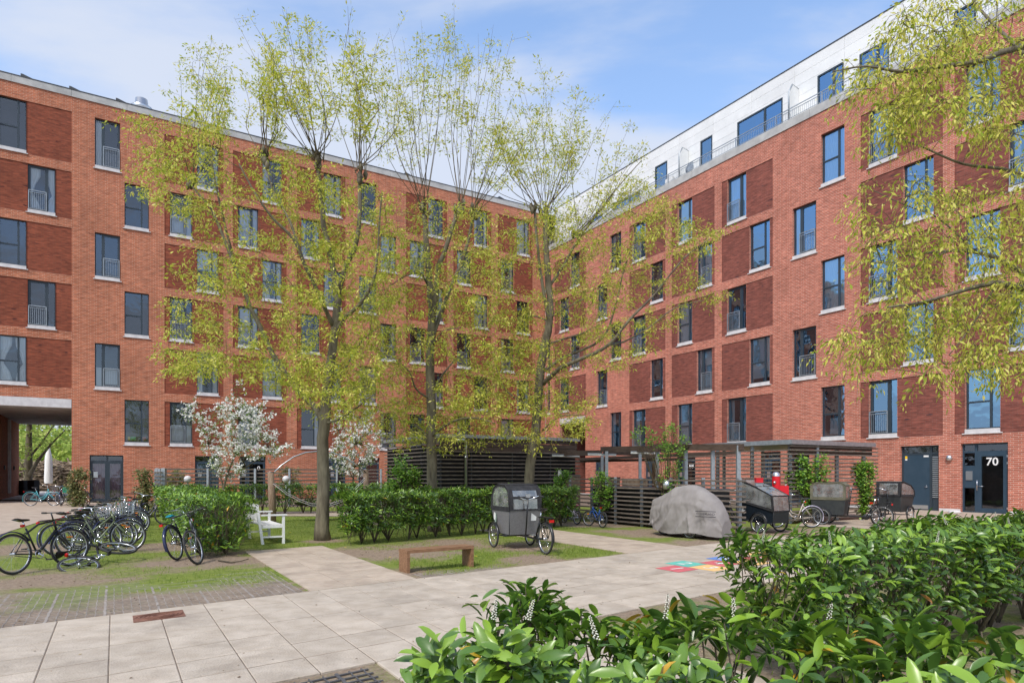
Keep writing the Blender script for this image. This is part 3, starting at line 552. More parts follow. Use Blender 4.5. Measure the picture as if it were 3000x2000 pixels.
for bx, ka, kb in ((7.48, 'f', 't'), (11.59, 'f', 't'), (15.81, 't', 'f'), (24.1, 'f', 't'), (28.2, 'f', 't'), (32.35, 'f', 't')):
    addw(wins, bx + .30, bx + 1.62, (4, 2, 0), ka, False, cs={2: None} if bx < 8 else {2: 'left'} if bx > 30 else None); addw(wins, bx + 1.88, bx + 3.20, (5, 3, 1), kb, False, cs={1: 'both'} if bx < 8 else None)
addw(wins, 20.35, 21.7, (5, 3, 1), 't', True, cs={1: 'full'}); addw(wins, 22.0, 23.3, (4, 2, 0), 'f', False)
def rows(ks, z0o=0.0): return [(3.5 + 3.4 * k + .0, 3.5 + 3.4 * k + 2.88 + (.25 if k == 5 else 0)) for k in ks]
boxes = [(-5.6, 2.51, rows((1, 2, 3, 4, 5)))] + [(b, b + 3.5, rows(range(6))) for b in (7.48, 11.59, 15.81, 24.1, 28.2, 32.35)]
doors_l = [(3.42, 5.20, 2.88, 'double', None, 'p'), (9.25, 10.72, 2.9, 'glazed', None, 'b'), (12.0, 13.7, 2.92, 'leaf', '0', None), (18.05, 19.35, 2.9, 'leaf', None, None), (20.3, 21.95, 2.92, 'leaf', None, None), (27.2, 28.8, 2.92, 'leaf', None, None)]
facade(blk, -9.0, 37.2, 24.53, boxes, wins, [(-1.75, 2.51, 0.0, 6.24)] + [(d[0], d[1], 0.0, d[2]) for d in doors_l], M['brick_l'], M['brick_d'])
for d in doors_l: opening_door(blk, d[0], d[1], d[2], d[3], d[4], {'p': M['curtain_p'], 'b': M['curtain_b'], None: None}[d[5]])
s = MB(); s.box(-1.74, 2.50, -.02, .5, 5.70, 6.23); s.build('passage_lintel', M['sillm'], blk)
s = MB(); s.quad((2.51, .26, 0), (2.51, 17, 0), (2.51, 17, 5.7), (2.51, .26, 5.7)); s.quad((-1.75, .26, 0), (-1.75, 17, 0), (-1.75, 17, 5.7), (-1.75, .26, 5.7)); s.build('passage_wall', M['brick_l'], blk, fix=False)
for i in range(4):
    for j in range(9): s = MB(); s.box(-1.74 + i * 1.062, -1.74 + (i + 1) * 1.062 - .02, .52 + j * 1.83, .52 + (j + 1) * 1.83 - .02, 5.66, 5.72); s.build('ceiling_panel', M['conc'], blk)
s = MB(); s.box(-1.75, 2.51, .5, 17, 5.75, 5.8); s.build('passage_slab', M['conc'], blk)
s = MB(); s.box(-1.745, -1.62, 10.6, 11.25, .35, 5.6); s.build('pipe_casing', M['sillm'], blk)
s = MB(); s.box(-1.745, -1.66, 13.6, 13.75, 2.0, 2.3); s.build('wall_lamp', M['black'], blk); s = MB(); s.box(-1.745, -1.66, 8.6, 8.75, 2.0, 2.3); s.build('wall_lamp', M['black'], blk)
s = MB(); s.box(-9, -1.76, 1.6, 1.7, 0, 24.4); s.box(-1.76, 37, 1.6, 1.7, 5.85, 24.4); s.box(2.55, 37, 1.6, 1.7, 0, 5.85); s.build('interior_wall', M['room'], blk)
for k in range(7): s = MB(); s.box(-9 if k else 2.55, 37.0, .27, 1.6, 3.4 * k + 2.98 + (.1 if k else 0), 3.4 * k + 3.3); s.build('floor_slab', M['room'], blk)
s = MB(); s.box(-9, -1.76, 17, 17.2, 0, 24.5); s.box(-1.76, 2.52, 17, 17.2, 5.7, 24.5); s.box(2.52, 48, 17, 17.2, 0, 24.5); s.box(-9.2, -9, .1, 17.2, 0, 24.5); s.build('rear_wall', M['brick_l'], blk)
for i in range(16): s = MB(); s.box(-9.1 + i * 2.9, -9.1 + (i + 1) * 2.9 - .012, -.05, .45, 24.53, 24.93); s.build('coping', M['conc'], blk)
s = MB(); s.box(-9.2, 37.3, -.07, .5, 24.935, 24.985); s.build('flashing', M['darkmetal'], blk)
s = MB(); s.box(-9.1, 48, .45, 17.2, 24.5, 24.9); s.build('roof', M['darkmetal'], blk)
def onplane(u, v, off, PP, D, inward):
    k = (u - CU) / FOC; Q = PP + inward * off; a = (k * Q.y - Q.x) / (D.x - k * D.y); Y = Q.y + a * D.y; return a, CAMH + (HV - v) / FOC * Y
INL = Vector((-.5214, .8533, 0)); INR = Vector((.8534, .5213, 0))
for u, v in ((118, 231), (255, 268), (387, 302), (1210, 520), (1478, 588)):
    a, z = onplane(u, v, 1.2, PL, DL, INL); s = MB(); s.prism([(-.9, 24.9), (.9, 24.9), (.9, 24.95), (-.8, min(z, 25.45)), (-.9, min(z, 25.45))], .6, 1.7); s.M = None; o = s.build('skylight', M['darkmetal'], blk); o.location = (a, 0, 0)
a, z = onplane(415, 288, 1.3, PL, DL, INL); s = MB(); s.lathe([(.62, 24.9), (.60, 25.55), (.66, 25.65), (.40, 25.75), (.36, z), (.0, z)], 20, (a, 1.5, 0)); s.build('roof_vent', M['alu'], blk)
# ---- right block, six storeys and a white set-back top floor
GL[0] = M['glass']
mR = Matrix.Translation(PR) @ Matrix.Rotation(math.atan2(-DR.y, -DR.x), 4, 'Z')
blr = empty('apartment_building', 'red brick apartment block on the right with a white top storey and door number 70', 'building', matrix=mR)
wr = []
def aw(t0, t1, ks, kind, flip, cs=None): addw(wr, -t1, -t0, ks, kind, flip, top=9, cs=cs, h=2.88)
aw(4.58, 5.91, (4, 2, 0), 't', False, {4: 'full', 2: 'full', 0: None}); aw(6.19, 7.63, (3, 1), 'f', True, {3: 'left', 1: None})
aw(9.12, 10.55, (3, 1), 't', False, {3: None, 1: 'blind'}); aw(10.78, 12.21, (4, 2, 0), 'f', False, {4: 'full', 2: None, 0: 'both'})
aw(13.4, 14.69, (3, 1), 'f', True, {1: 'blind'}); aw(15.07, 16.38, (4, 2, 0), 't', False, {4: 'full', 2: 'full'})
aw(17.76, 19.0, (3, 1), 't', False, {3: None, 1: None}); aw(19.5, 20.87, (4, 2, 0), 'f', False)
aw(22.12, 23.4, (4, 2, 0), 't', False, {2: None}); aw(23.74, 25.0, (3, 1), 'f', True)
aw(27.25, 28.55, (4, 2), 'f', True, {2: 'both'}); aw(28.75, 30.05, (3, 1), 't', True)
aw(31.5, 31.95, (4, 2, 1), 't', True)
aw(.25, 1.62, (3, 1), 't', False, {3: None, 1: None}); aw(1.9, 3.3, (4, 2, 0), 'f', False, {4: 'left', 2: None, 0: None})
aw(-2.42, -1.05, (4, 2, 0), 't', False, {4: 'left', 2: 'net', 0: None}); aw(-4.1, -2.72, (3, 1), 'f', False, {3: 'both', 1: 'full'})
aw(-8.0, -6.6, (3, 1), 't', False); aw(-6.2, -4.9, (4, 2, 0), 'f', False)
bxr = [(-16.92, -13.2), (-12.61, -8.92), (-3.71, .14), (.64, 4.5), (-21.2, -17.52), (-30.8, -26.43)]
boxr = [(b0, b1, [(3.5 + 3.4 * k, 3.5 + 3.4 * k + 2.88) for k in range(5)]) for b0, b1 in bxr[:-1]] + [(bxr[-1][0], bxr[-1][1], [(3.5 + 3.4 * k, 3.5 + 3.4 * k + 2.88) for k in range(1, 5)])]
doors_r = [(-1.76, -.03, 3.06, 'service', None, None), (.89, 2.70, 3.08, 'entry', '70', None), (-16.5, -14.8, 3.06, 'leaf', '68', None), (-19.6, -18.2, 3.0, 'leaf', None, None), (-25.3, -23.9, 3.0, 'leaf', None, None), (-9.6, -8.4, 3.0, 'leaf', None, None), (-8.0, -6.6, 3.0, 'glazed', None, None)]
facade(blr, -32.2, 19.0, 21.21, boxr, wr, [(-30.03, -26.48, 0.0, 6.42)] + [(d[0], d[1], 0.0, d[2]) for d in doors_r], M['brick_r'], M['brick_rd'], zbase=.0)
for d in doors_r: opening_door(blr, d[0], d[1], d[2], d[3], d[4])
for a, b in ((-32.1, -25.35), (-23.85, -19.65), (-18.15, -16.55), (-14.75, -9.65), (-6.55, -1.78), (-.01, .87), (2.72, 19)):
    s = MB(); s.box(a, b, -.012, .05, 0, .14); s.build('plinth', M['sillm'], blr)
s = MB(); s.box(-30.02, -26.49, -.02, .5, 5.92, 6.41); s.build('passage_lintel', M['sillm'], blr)
s = MB(); s.quad((-30.03, .26, 0), (-30.03, 8, 0), (-30.03, 8, 6), (-30.03, .26, 6)); s.quad((-26.48, .26, 0), (-26.48, 8, 0), (-26.48, 8, 6), (-26.48, .26, 6)); s.quad((-30.03, 8, 0), (-26.48, 8, 0), (-26.48, 8, 6), (-30.03, 8, 6)); s.quad((-30.03, .4, 6), (-26.48, .4, 6), (-26.48, 8, 6), (-30.03, 8, 6)); s.build('passage_wall', M['brick_rd'], blr, fix=False)
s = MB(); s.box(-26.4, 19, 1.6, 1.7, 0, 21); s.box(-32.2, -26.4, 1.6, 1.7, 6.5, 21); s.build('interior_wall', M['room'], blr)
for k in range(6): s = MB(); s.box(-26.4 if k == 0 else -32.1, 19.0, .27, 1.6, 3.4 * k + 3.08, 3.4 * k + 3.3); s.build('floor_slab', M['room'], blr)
s = MB(); s.box(-32.2, 19, 13, 13.2, 0, 24.5); s.box(18.9, 19.1, .1, 13.2, 0, 21.2); s.build('rear_wall', M['brick_r'], blr)
for i in range(18): s = MB(); s.box(-32.2 + i * 2.85, -32.2 + (i + 1) * 2.85 - .012, -.05, .5, 21.21, 21.68); s.build('coping', M['conc'], blr)
s = MB(); s.box(-32.2, 19, .5, 1.3, 21.2, 21.45); s.build('terrace', M['conc'], blr)
SB = 1.0
def pr(u, v, off=SB): a, z = onplane(u, v, off, PR, DR, INR); return -a, z
_, ztop = pr(2151, 300)
pw = []
for u0, u1, ut, vt in ((1919, 1955, 1955, 470), (2052, 2087, 2087, 395), (2160, 2293, 2293, 285), (2395, 2472, 2472, 180), (2518, 2605, 2605, 112), (2795, 2860, 2860, 0), (1800, 1872, 1872, 560), (1722, 1765, 1765, 625)):
    x0, _ = pr(u0, 400); x1, z1 = pr(ut, vt); pw.append((x0, x1, 21.6, min(z1, ztop - .6)))
ph = (ztop - 21.5) / 6; xcut = [-32.2 + i * 3.0 for i in range(18)]
for i in range(17):
    for j in range(6):
        x0, x1 = xcut[i] + .006, xcut[i + 1] - .006; z0, z1 = 21.5 + j * ph + .006, 21.5 + (j + 1) * ph - .006; parts = [(x0, x1, z0, z1)]
        for w in pw:
            new = []
            for (a, b, c, d) in parts:
                if w[1] <= a or w[0] >= b or w[3] <= c or w[2] >= d: new.append((a, b, c, d)); continue
                if a < w[0]: new.append((a, w[0], c, d))
                if b > w[1]: new.append((w[1], b, c, d))
                if d > w[3]: new.append((max(a, w[0]), min(b, w[1]), w[3], d))
            parts = new
        for a, b, c, d in parts: MB().box(a, b, SB, SB + .05, c, d).build('cladding_panel', M['clad'], blr, fix=False)
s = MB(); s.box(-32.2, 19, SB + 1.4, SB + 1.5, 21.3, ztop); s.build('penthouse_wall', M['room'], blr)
s = MB(); s.box(-32.4, 19.2, SB - .03, 13.2, ztop, ztop + .05); s.build('roof', M['darkmetal'], blr)
for a, b, c, d in pw:
    s = MB(); y0, y1 = SB - .01, SB + .1; s.box(a, a + .09, y0, y1, c, d); s.box(b - .09, b, y0, y1, c, d); s.box(a + .09, b - .09, y0, y1, d - .09, d)
    mids = [a + (b - a) * .62] if b - a > 1.3 else []
    for m_ in mids: s.box(m_ - .06, m_ + .06, y0, y1, c, d - .09)
    w = s.build('window', M['frame'], blr, fix=False); ed = [a + .09] + mids + [b - .09]
    for p, q in zip(ed, ed[1:]): t = MB(); t.quad((p, SB + .04, c), (q, SB + .04, c), (q, SB + .04, d - .09), (p, SB + .04, d - .09)); t.build('pane', M['glass'], w, fix=False)
# terrace railing
s = MB(); s.box(-32.2, 19, -.02, .02, 22.27, 22.31); s.box(-32.2, 19, -.012, .012, 22.14, 22.165); s.box(-32.2, 19, -.012, .012, 21.74, 21.765); s.build('top_rail', M['steel'], blr, fix=False)
for i in range(18): x = -31.5 + i * 2.85; s = MB(); s.box(x - .025, x + .025, -.025, .025, 21.6, 22.28); s.build('railing_post', M['steel'], blr, fix=False)
s = MB()
for i in range(420): x = -32.1 + i * .12; s.box(x - .006, x + .006, -.006, .006, 21.76, 22.15)
tag(s.build('baluster', M['steel'], blr, fix=False), kind='stuff')
for xx in (-16.35, -7.95): s = MB(); s.prism([(.12, 21.6), (.12, 23.35), (.42, 23.85), (.97, 23.75), (.97, 21.6)], xx - .04, xx + .04, 'x'); s.build('terrace_divider', M['clad'], blr); s = MB(); s.tube([(xx, .12, 21.6), (xx, .12, 23.35), (xx, .42, 23.85), (xx, .97, 23.75)], .05, 6); s.build('divider_frame', M['steel'], blr)
s = MB(); s.lathe([(.0, .0), (.2, .02), (.36, .10), (.38, .12), (.2, .05), (0, .03)], 20); o = s.build('satellite_dish', M['steel'], blr, Matrix.Translation((-15.5, .35, 22.1)) @ Matrix.Rotation(math.radians(80), 4, 'X')); 
s = MB(); s.box(-17.9, -17.2, .35, .6, 21.7, 22.25); s.build('planter_box', M['white'], blr)
# round wall lamp between the doors, stone and bits
s = MB(); s.M = Matrix.Translation((.43, -.05, 2.45)) @ Matrix.Rotation(math.pi / 2, 4, 'X'); s.lathe([(.13, -.04), (.14, .0), (.12, .07), (.06, .11), (0, .12)], 18); s.build('wall_lamp', M['alu'], blr)
for t, z, w, c, nm in ((5.26 + 1.1, 3.86, .14, (.6, .03, .05), 'toy_box'), (5.5, 3.86, .12, (.8, .6, .02), 'toy_box'), (5.73, 3.86, .30, (.05, .5, .06), 'toy_box'), (6.3, 3.86, .2, (.7, .35, .05), 'toy_box')):
    s = MB(); s.box(t - w / 2, t + w / 2, .26, .36, z, z + .22); s.build(nm, plain('toy_%d' % int(t * 100), c), blk)
s = MB(); s.box(-5.55, -4.95, .28, .32, 3.85, 4.7)
s.build('cot_panel', M['curtain'], blr)
st = empty('stone', 'pale rounded stone lying against the plinth beside door 70', 'stone', G(2797, 1503)); s = MB(); s.smooth = True; s.lathe([(0, -.02), (.16, .0), (.19, .06), (.13, .12), (0, .14)], 12); s.build('boulder', M['sillm'], st, Matrix.Scale(1.5, 4, (1, 0, 0)))
# ------------------------------------------------------------------ VEGETATION
QUADLEAF = ([(0, 0, 0), (.45, -.5, .04), (1, 0, -.06), (.45, .5, .04)], [(0, 1, 2, 3)])          # slender leaf, width handled by W
LAUREL_T = ([(0, 0, 0), (.28, -.34, .05), (.28, 0, 0), (.28, .34, .05), (.68, -.36, .03), (.68, 0, -.03), (.68, .36, .03), (1, 0, -.10), (0, 0, 0)],
            [(0, 1, 2, 0), (0, 2, 3, 0), (1, 4, 5, 2), (2, 5, 6, 3), (4, 7, 7, 5), (5, 7, 7, 6)])
LAUREL_Q = ([(0, -.03, 0), (0, .03, 0), (.3, -.5, .07), (.3, 0, 0), (.3, .5, .07), (.7, -.42, .04), (.7, 0, -.03), (.7, .42, .04), (1, -.02, -.10), (1, .02, -.10)],
            [(0, 2, 3, 1), (1, 3, 4, 1)])
LQ_V = [(0, 0, 0), (.30, -.46, .08), (.30, 0, 0), (.30, .46, .08), (.70, -.40, .04), (.70, 0, -.03), (.70, .40, .04), (1.0, 0, -.11)]
LQ_F = [(1, 4, 5, 2), (2, 5, 6, 3)]; LQ_T = [(0, 1, 2), (0, 2, 3), (4, 7, 5), (5, 7, 6)]
LAUREL_TRI = (LQ_V, [(0, 1, 2), (0, 2, 3), (1, 4, 5), (1, 5, 2), (2, 5, 6), (2, 6, 3), (4, 7, 5), (5, 7, 6)])
LAUREL_LOW = ([(0, 0, 0), (.5, -.46, .06), (1, 0, -.06), (.5, 0, -.01), (.5, .46, .06)], [(0, 1, 3), (1, 2, 3), (0, 3, 4), (3, 2, 4)])
HI_X = [(.13, .26, .04), (.36, .47, .07), (.64, .47, .05), (.86, .27, .0)]
HI_V = [(0, 0, 0)] + [p for x, w, z in HI_X for p in ((x, -w, z), (x, 0, z - .06), (x, w, z))] + [(1, 0, -.12)]
LAUREL_HI = (HI_V, [(0, 1, 2), (0, 2, 3)] + [t for i in range(3) for q in (0, 1) for t in ((1 + 3 * i + q, 4 + 3 * i + q, 5 + 3 * i + q), (1 + 3 * i + q, 5 + 3 * i + q, 2 + 3 * i + q))] + [(10, 13, 11), (11, 13, 12)])
def tri_mesh(name, tmpl, m, tint, sx=1, sy=1):
    me = bpy.data.meshes.new(name); me.from_pydata([(x * sx, y * sy, z * sx) for x, y, z in tmpl[0]], [], tmpl[1]); me.materials.append(m)
    a = me.attributes.new('tint', 'FLOAT', 'FACE'); a.data.foreach_set('value', [tint] * len(tmpl[1])); me.polygons.foreach_set('use_smooth', [True] * len(tmpl[1])); me.update(); return me
def leaf_tints(n, yellow=.02, fresh=.25):
    r = rng.random(n); t = .1 + .55 * rng.random(n); t = np.where(r < fresh, .72 + .2 * rng.random(n), t); return np.where(r > 1 - yellow, .955 + .045 * rng.random(n), t)
def hedge(name, label, A, B, width, height, nleaf, ll, n_obj, seed, zbot=.35, stems=20, spikes=0, shape=None, tmpl=LAUREL_TRI, fresh=.25, bulge=.10, spikepos=None, yellow=.02):
    rs = np.random.default_rng(seed); rr = random.Random(seed)
    A = Vector(A); B = Vector(B); ax = (B - A); Ln = ax.length; ax.normalize(); ny = Vector((-ax.y, ax.x, 0))
    root = empty(name, label, 'hedge', (A + B) / 2); C0 = (A + B) / 2
    # shoots: whorls of leaves around short twig tips that fill a rounded box, denser at its skin
    per = 7; nt = nleaf // per; P_ = []; X_ = []; N_ = []; tips = []
    k = 0
    while k < nt:
        s = rr.uniform(-.02, 1.02); w = rr.uniform(-1, 1); h = rr.random()
        skin = rr.random() < .72
        if skin:
            face = rr.random()
            if face < .42: h = rr.uniform(.86, 1.0)
            elif face < .66: w = -rr.uniform(.8, 1)
            elif face < .86: w = rr.uniform(.8, 1)
            else: s = rr.choice((rr.uniform(-.03, .04), rr.uniform(.96, 1.03)))
        if w * w * .5 + (max(0, h - .6) / .4) ** 2 * .55 > 1.02: continue
        hh = height * (shape(s) if shape else 1.0); nz = noise.noise(Vector((s * Ln * 1.3, w, seed))) * bulge * 2.2; zb = zbot + .12 * noise.noise(Vector((s * Ln * 2, w * 2, seed + 9)))
        z = zb + (hh - zb) * h + nz * h * .8; fl = .62 + .38 * min(1, h * 1.6)
        p = ax * ((s - .5) * Ln) + ny * (w * width / 2 * (1 + nz) * fl); p.z = z
        out = (ny * w * 1.1 + Vector((0, 0, .5 + h * 1.0)) + ax * ((s - .5) * .3) + Vector((rr.uniform(-.5, .5), rr.uniform(-.5, .5), rr.uniform(-.2, .5)))).normalized()
        tips.append((p, out)); o1 = out.orthogonal().normalized(); o2 = out.cross(o1); ph = rr.random() * 6.28
        for j in range(per):
            a = ph + j * 2.4; el = rr.uniform(.25, .75) if j < 5 else rr.uniform(.9, 1.3); rad = (o1 * math.cos(a) + o2 * math.sin(a))
            d = (rad * math.cos(el) + out * math.sin(el)); d.z -= .12; P_.append(p - out * (j * ll * .16) + rad * .008); X_.append(d); N_.append(out + rad * -.3 + Vector((rr.gauss(0, .25), rr.gauss(0, .25), rr.gauss(0, .25))))
        k += 1
    P_ = np.array([tuple(p) for p in P_]); X_ = np.array([tuple(p) for p in X_]); N_ = np.array([tuple(p) for p in N_]); n = len(P_)
    S = ll * rs.uniform(.6, 1.15, n); T = leaf_tints(n, yellow, fresh)
    # the leaves that show largest become parts of their own
    cw = np.array([C0.x, C0.y, 0]); dist = np.linalg.norm(P_ + cw - np.array([0, 0, CAMH]), axis=1); vis = (P_[:, 2] / height) * .8 - dist * .25 + rs.random(n) * .6
    inview = np.abs((P_[:, 0] + cw[0]) / np.maximum(P_[:, 1] + cw[1], .1)) < .8
    vis = np.where(inview, vis, -99); idx = np.argsort(-vis)[:n_obj]; mask = np.ones(n, bool); mask[idx] = False
    variants = [tri_mesh('leaf', tmpl, M['laurel'], t, 1, w) for t, w in ((.25, .36), (.4, .33), (.5, .38), (.62, .34), (.78, .36), (.85, .30), (.96, .36))]
    for i in idx:
        x = Vector(X_[i]).normalized(); y = Vector(N_[i]).cross(x).normalized(); z = x.cross(y); mt = Matrix((x, y, z)).transposed().to_4x4(); mt.translation = Vector(P_[i])
        vi = 6 if T[i] > .95 else 4 + rr.randint(0, 1) if T[i] > .7 else rr.randint(0, 3); link('leaf', variants[vi], root, mt @ Matrix.Scale(S[i], 4))
    o = scatter('foliage', tmpl[0], tmpl[1], M['laurel'], P_[mask], X_[mask], N_[mask], S[mask], T[mask], root, W=rs.uniform(.3, .4, mask.sum())); tag(o, kind='stuff'); o.data.polygons.foreach_set('use_smooth', [True] * len(o.data.polygons))
    # stems: each shrub forks from its foot
    for i in range(stems):
        s = (i + .5 + rr.uniform(-.25, .25)) / stems; foot = ax * ((s - .5) * Ln) + ny * rr.uniform(-.12, .12) * width; b = MB()
        for j in range(rr.randint(4, 6)):
            a = rr.random() * 6.28; r = rr.uniform(.12, .45) * width; p3 = foot + Vector((math.cos(a) * r, math.sin(a) * r, 0)) + Vector((0, 0, height * rr.uniform(.6, .85)))
            p1 = foot + Vector((0, 0, .02)); pm = p1.lerp(p3, .35) + Vector((rr.uniform(-.05, .05), rr.uniform(-.05, .05), -.03)); pn = p1.lerp(p3, .7) + Vector((rr.uniform(-.05, .05), rr.uniform(-.05, .05), 0)); b.tube([p1, pm, pn, p3], [.020, .016, .012, .006], 5)
        b.build('stem', M['stem'], root, fix=False)
    # twigs that carry the tips
    tw = MB()
    for p, o_ in tips[::3]:
        tw.tube([p - o_ * ll * 2.6 + Vector((0, 0, -.04)), p - o_ * ll * 1.2, p], [.006, .005, .003], 3, cap=False)
    tag(tw.build('twigs', M['stem'], root, fix=False), kind='stuff')
    # flower candles
    for i in range(spikes):
        if spikepos and i < len(spikepos): base = Vector(spikepos[i]) - C0
        else:
            p, o_ = rr.choice([t for t in tips if t[0].z > height * .93]); base = p
        b = MB(); hgt = rr.uniform(.09, .15); lean = Vector((rr.uniform(-.3, .3), rr.uniform(-.3, .3), 1)).normalized(); b.mi = 0; b.tube([base, base + lean * hgt], [.003, .002], 4); b.mi = 1
        for q in range(38):
            t = q / 38; a = q * 2.4; c = base + lean * (hgt * (.12 + .88 * t)) + Vector((math.cos(a), math.sin(a), 0)) * (.0105 * (1 - t * .6)); r = .0045 * (1 - t * .35)
            b.add([c + Vector((r, 0, 0)), c + Vector((0, r, 0)), c + Vector((-r, 0, 0)), c + Vector((0, -r, 0)), c + Vector((0, 0, r)), c - Vector((0, 0, r))], [(0, 1, 4), (1, 2, 4), (2, 3, 4), (3, 0, 4), (1, 0, 5), (2, 1, 5), (3, 2, 5), (0, 3, 5)])
        b.build('flower_spike', [M['stem'], plain('laurel_blossom', (.74, .72, .60), .7)], root, fix=False)
    return root
hedge('laurel_hedge', 'glossy cherry laurel hedge nearest the camera with big leaves and white flower candles', (-.18, 2.88, 0), (2.7, 1.50, 0), .98, 1.115, 9500, .116, 300, 11, .25, 9, 7, tmpl=LAUREL_HI, fresh=.26, yellow=.012,
      spikepos=[(.06, 2.62, 1.15), (-.08, 2.75, 1.12), (.33, 2.5, 1.10)], bulge=.14, shape=lambda s: 1.0 - .06 * max(0, s))
hedge('laurel_hedge', 'clipped cherry laurel hedge at the right edge in front of door 70', (2.22, 5.36, 0), (7.8, 8.85, 0), 1.05, 1.205, 11500, .125, 300, 12, .38, 12, 8, tmpl=LAUREL_HI, fresh=.26, bulge=.10, yellow=.007)
hedge('laurel_hedge', 'open stemmed laurel hedge behind the wooden bench', (-3.95, 15.95, 0), (1.75, 21.6, 0), .95, 1.30, 19000, .135, 300, 13, .36, 17, 0, tmpl=LAUREL_LOW, fresh=.2, yellow=.006)
hedge('laurel_hedge', 'deep laurel hedge running back from the parked bicycles on the left', (-6.15, 13.7, 0), (-11.6, 22.6, 0), 1.45, 1.30, 17000, .135, 300, 14, .15, 16, 0, tmpl=LAUREL_LOW, fresh=.3, yellow=.006)
hedge('laurel_hedge', 'low laurel hedge between the lawn and the far walk behind the hammock', (-11.9, 27.3, 0), (-4.2, 30.6, 0), 1.0, 1.28, 6500, .17, 120, 15, .42, 16, 0, tmpl=LAUREL_LOW, fresh=.12, yellow=.004)
hedge('laurel_hedge', 'short laurel hedge in the shade left of the slatted bin shed', (-6.2, 24.6, 0), (-3.2, 26.2, 0), .9, 1.25, 2200, .17, 60, 16, .35, 6, 0, tmpl=LAUREL_LOW, fresh=.12, yellow=.004)
def inside(x, y, poly):
    ins = False
    for i in range(len(poly)):
        p, q = poly[i], poly[i - 1]
        if (p[1] > y) != (q[1] > y) and x < (q[0] - p[0]) * (y - p[1]) / (q[1] - p[1]) + p[0]: ins = not ins
    return ins
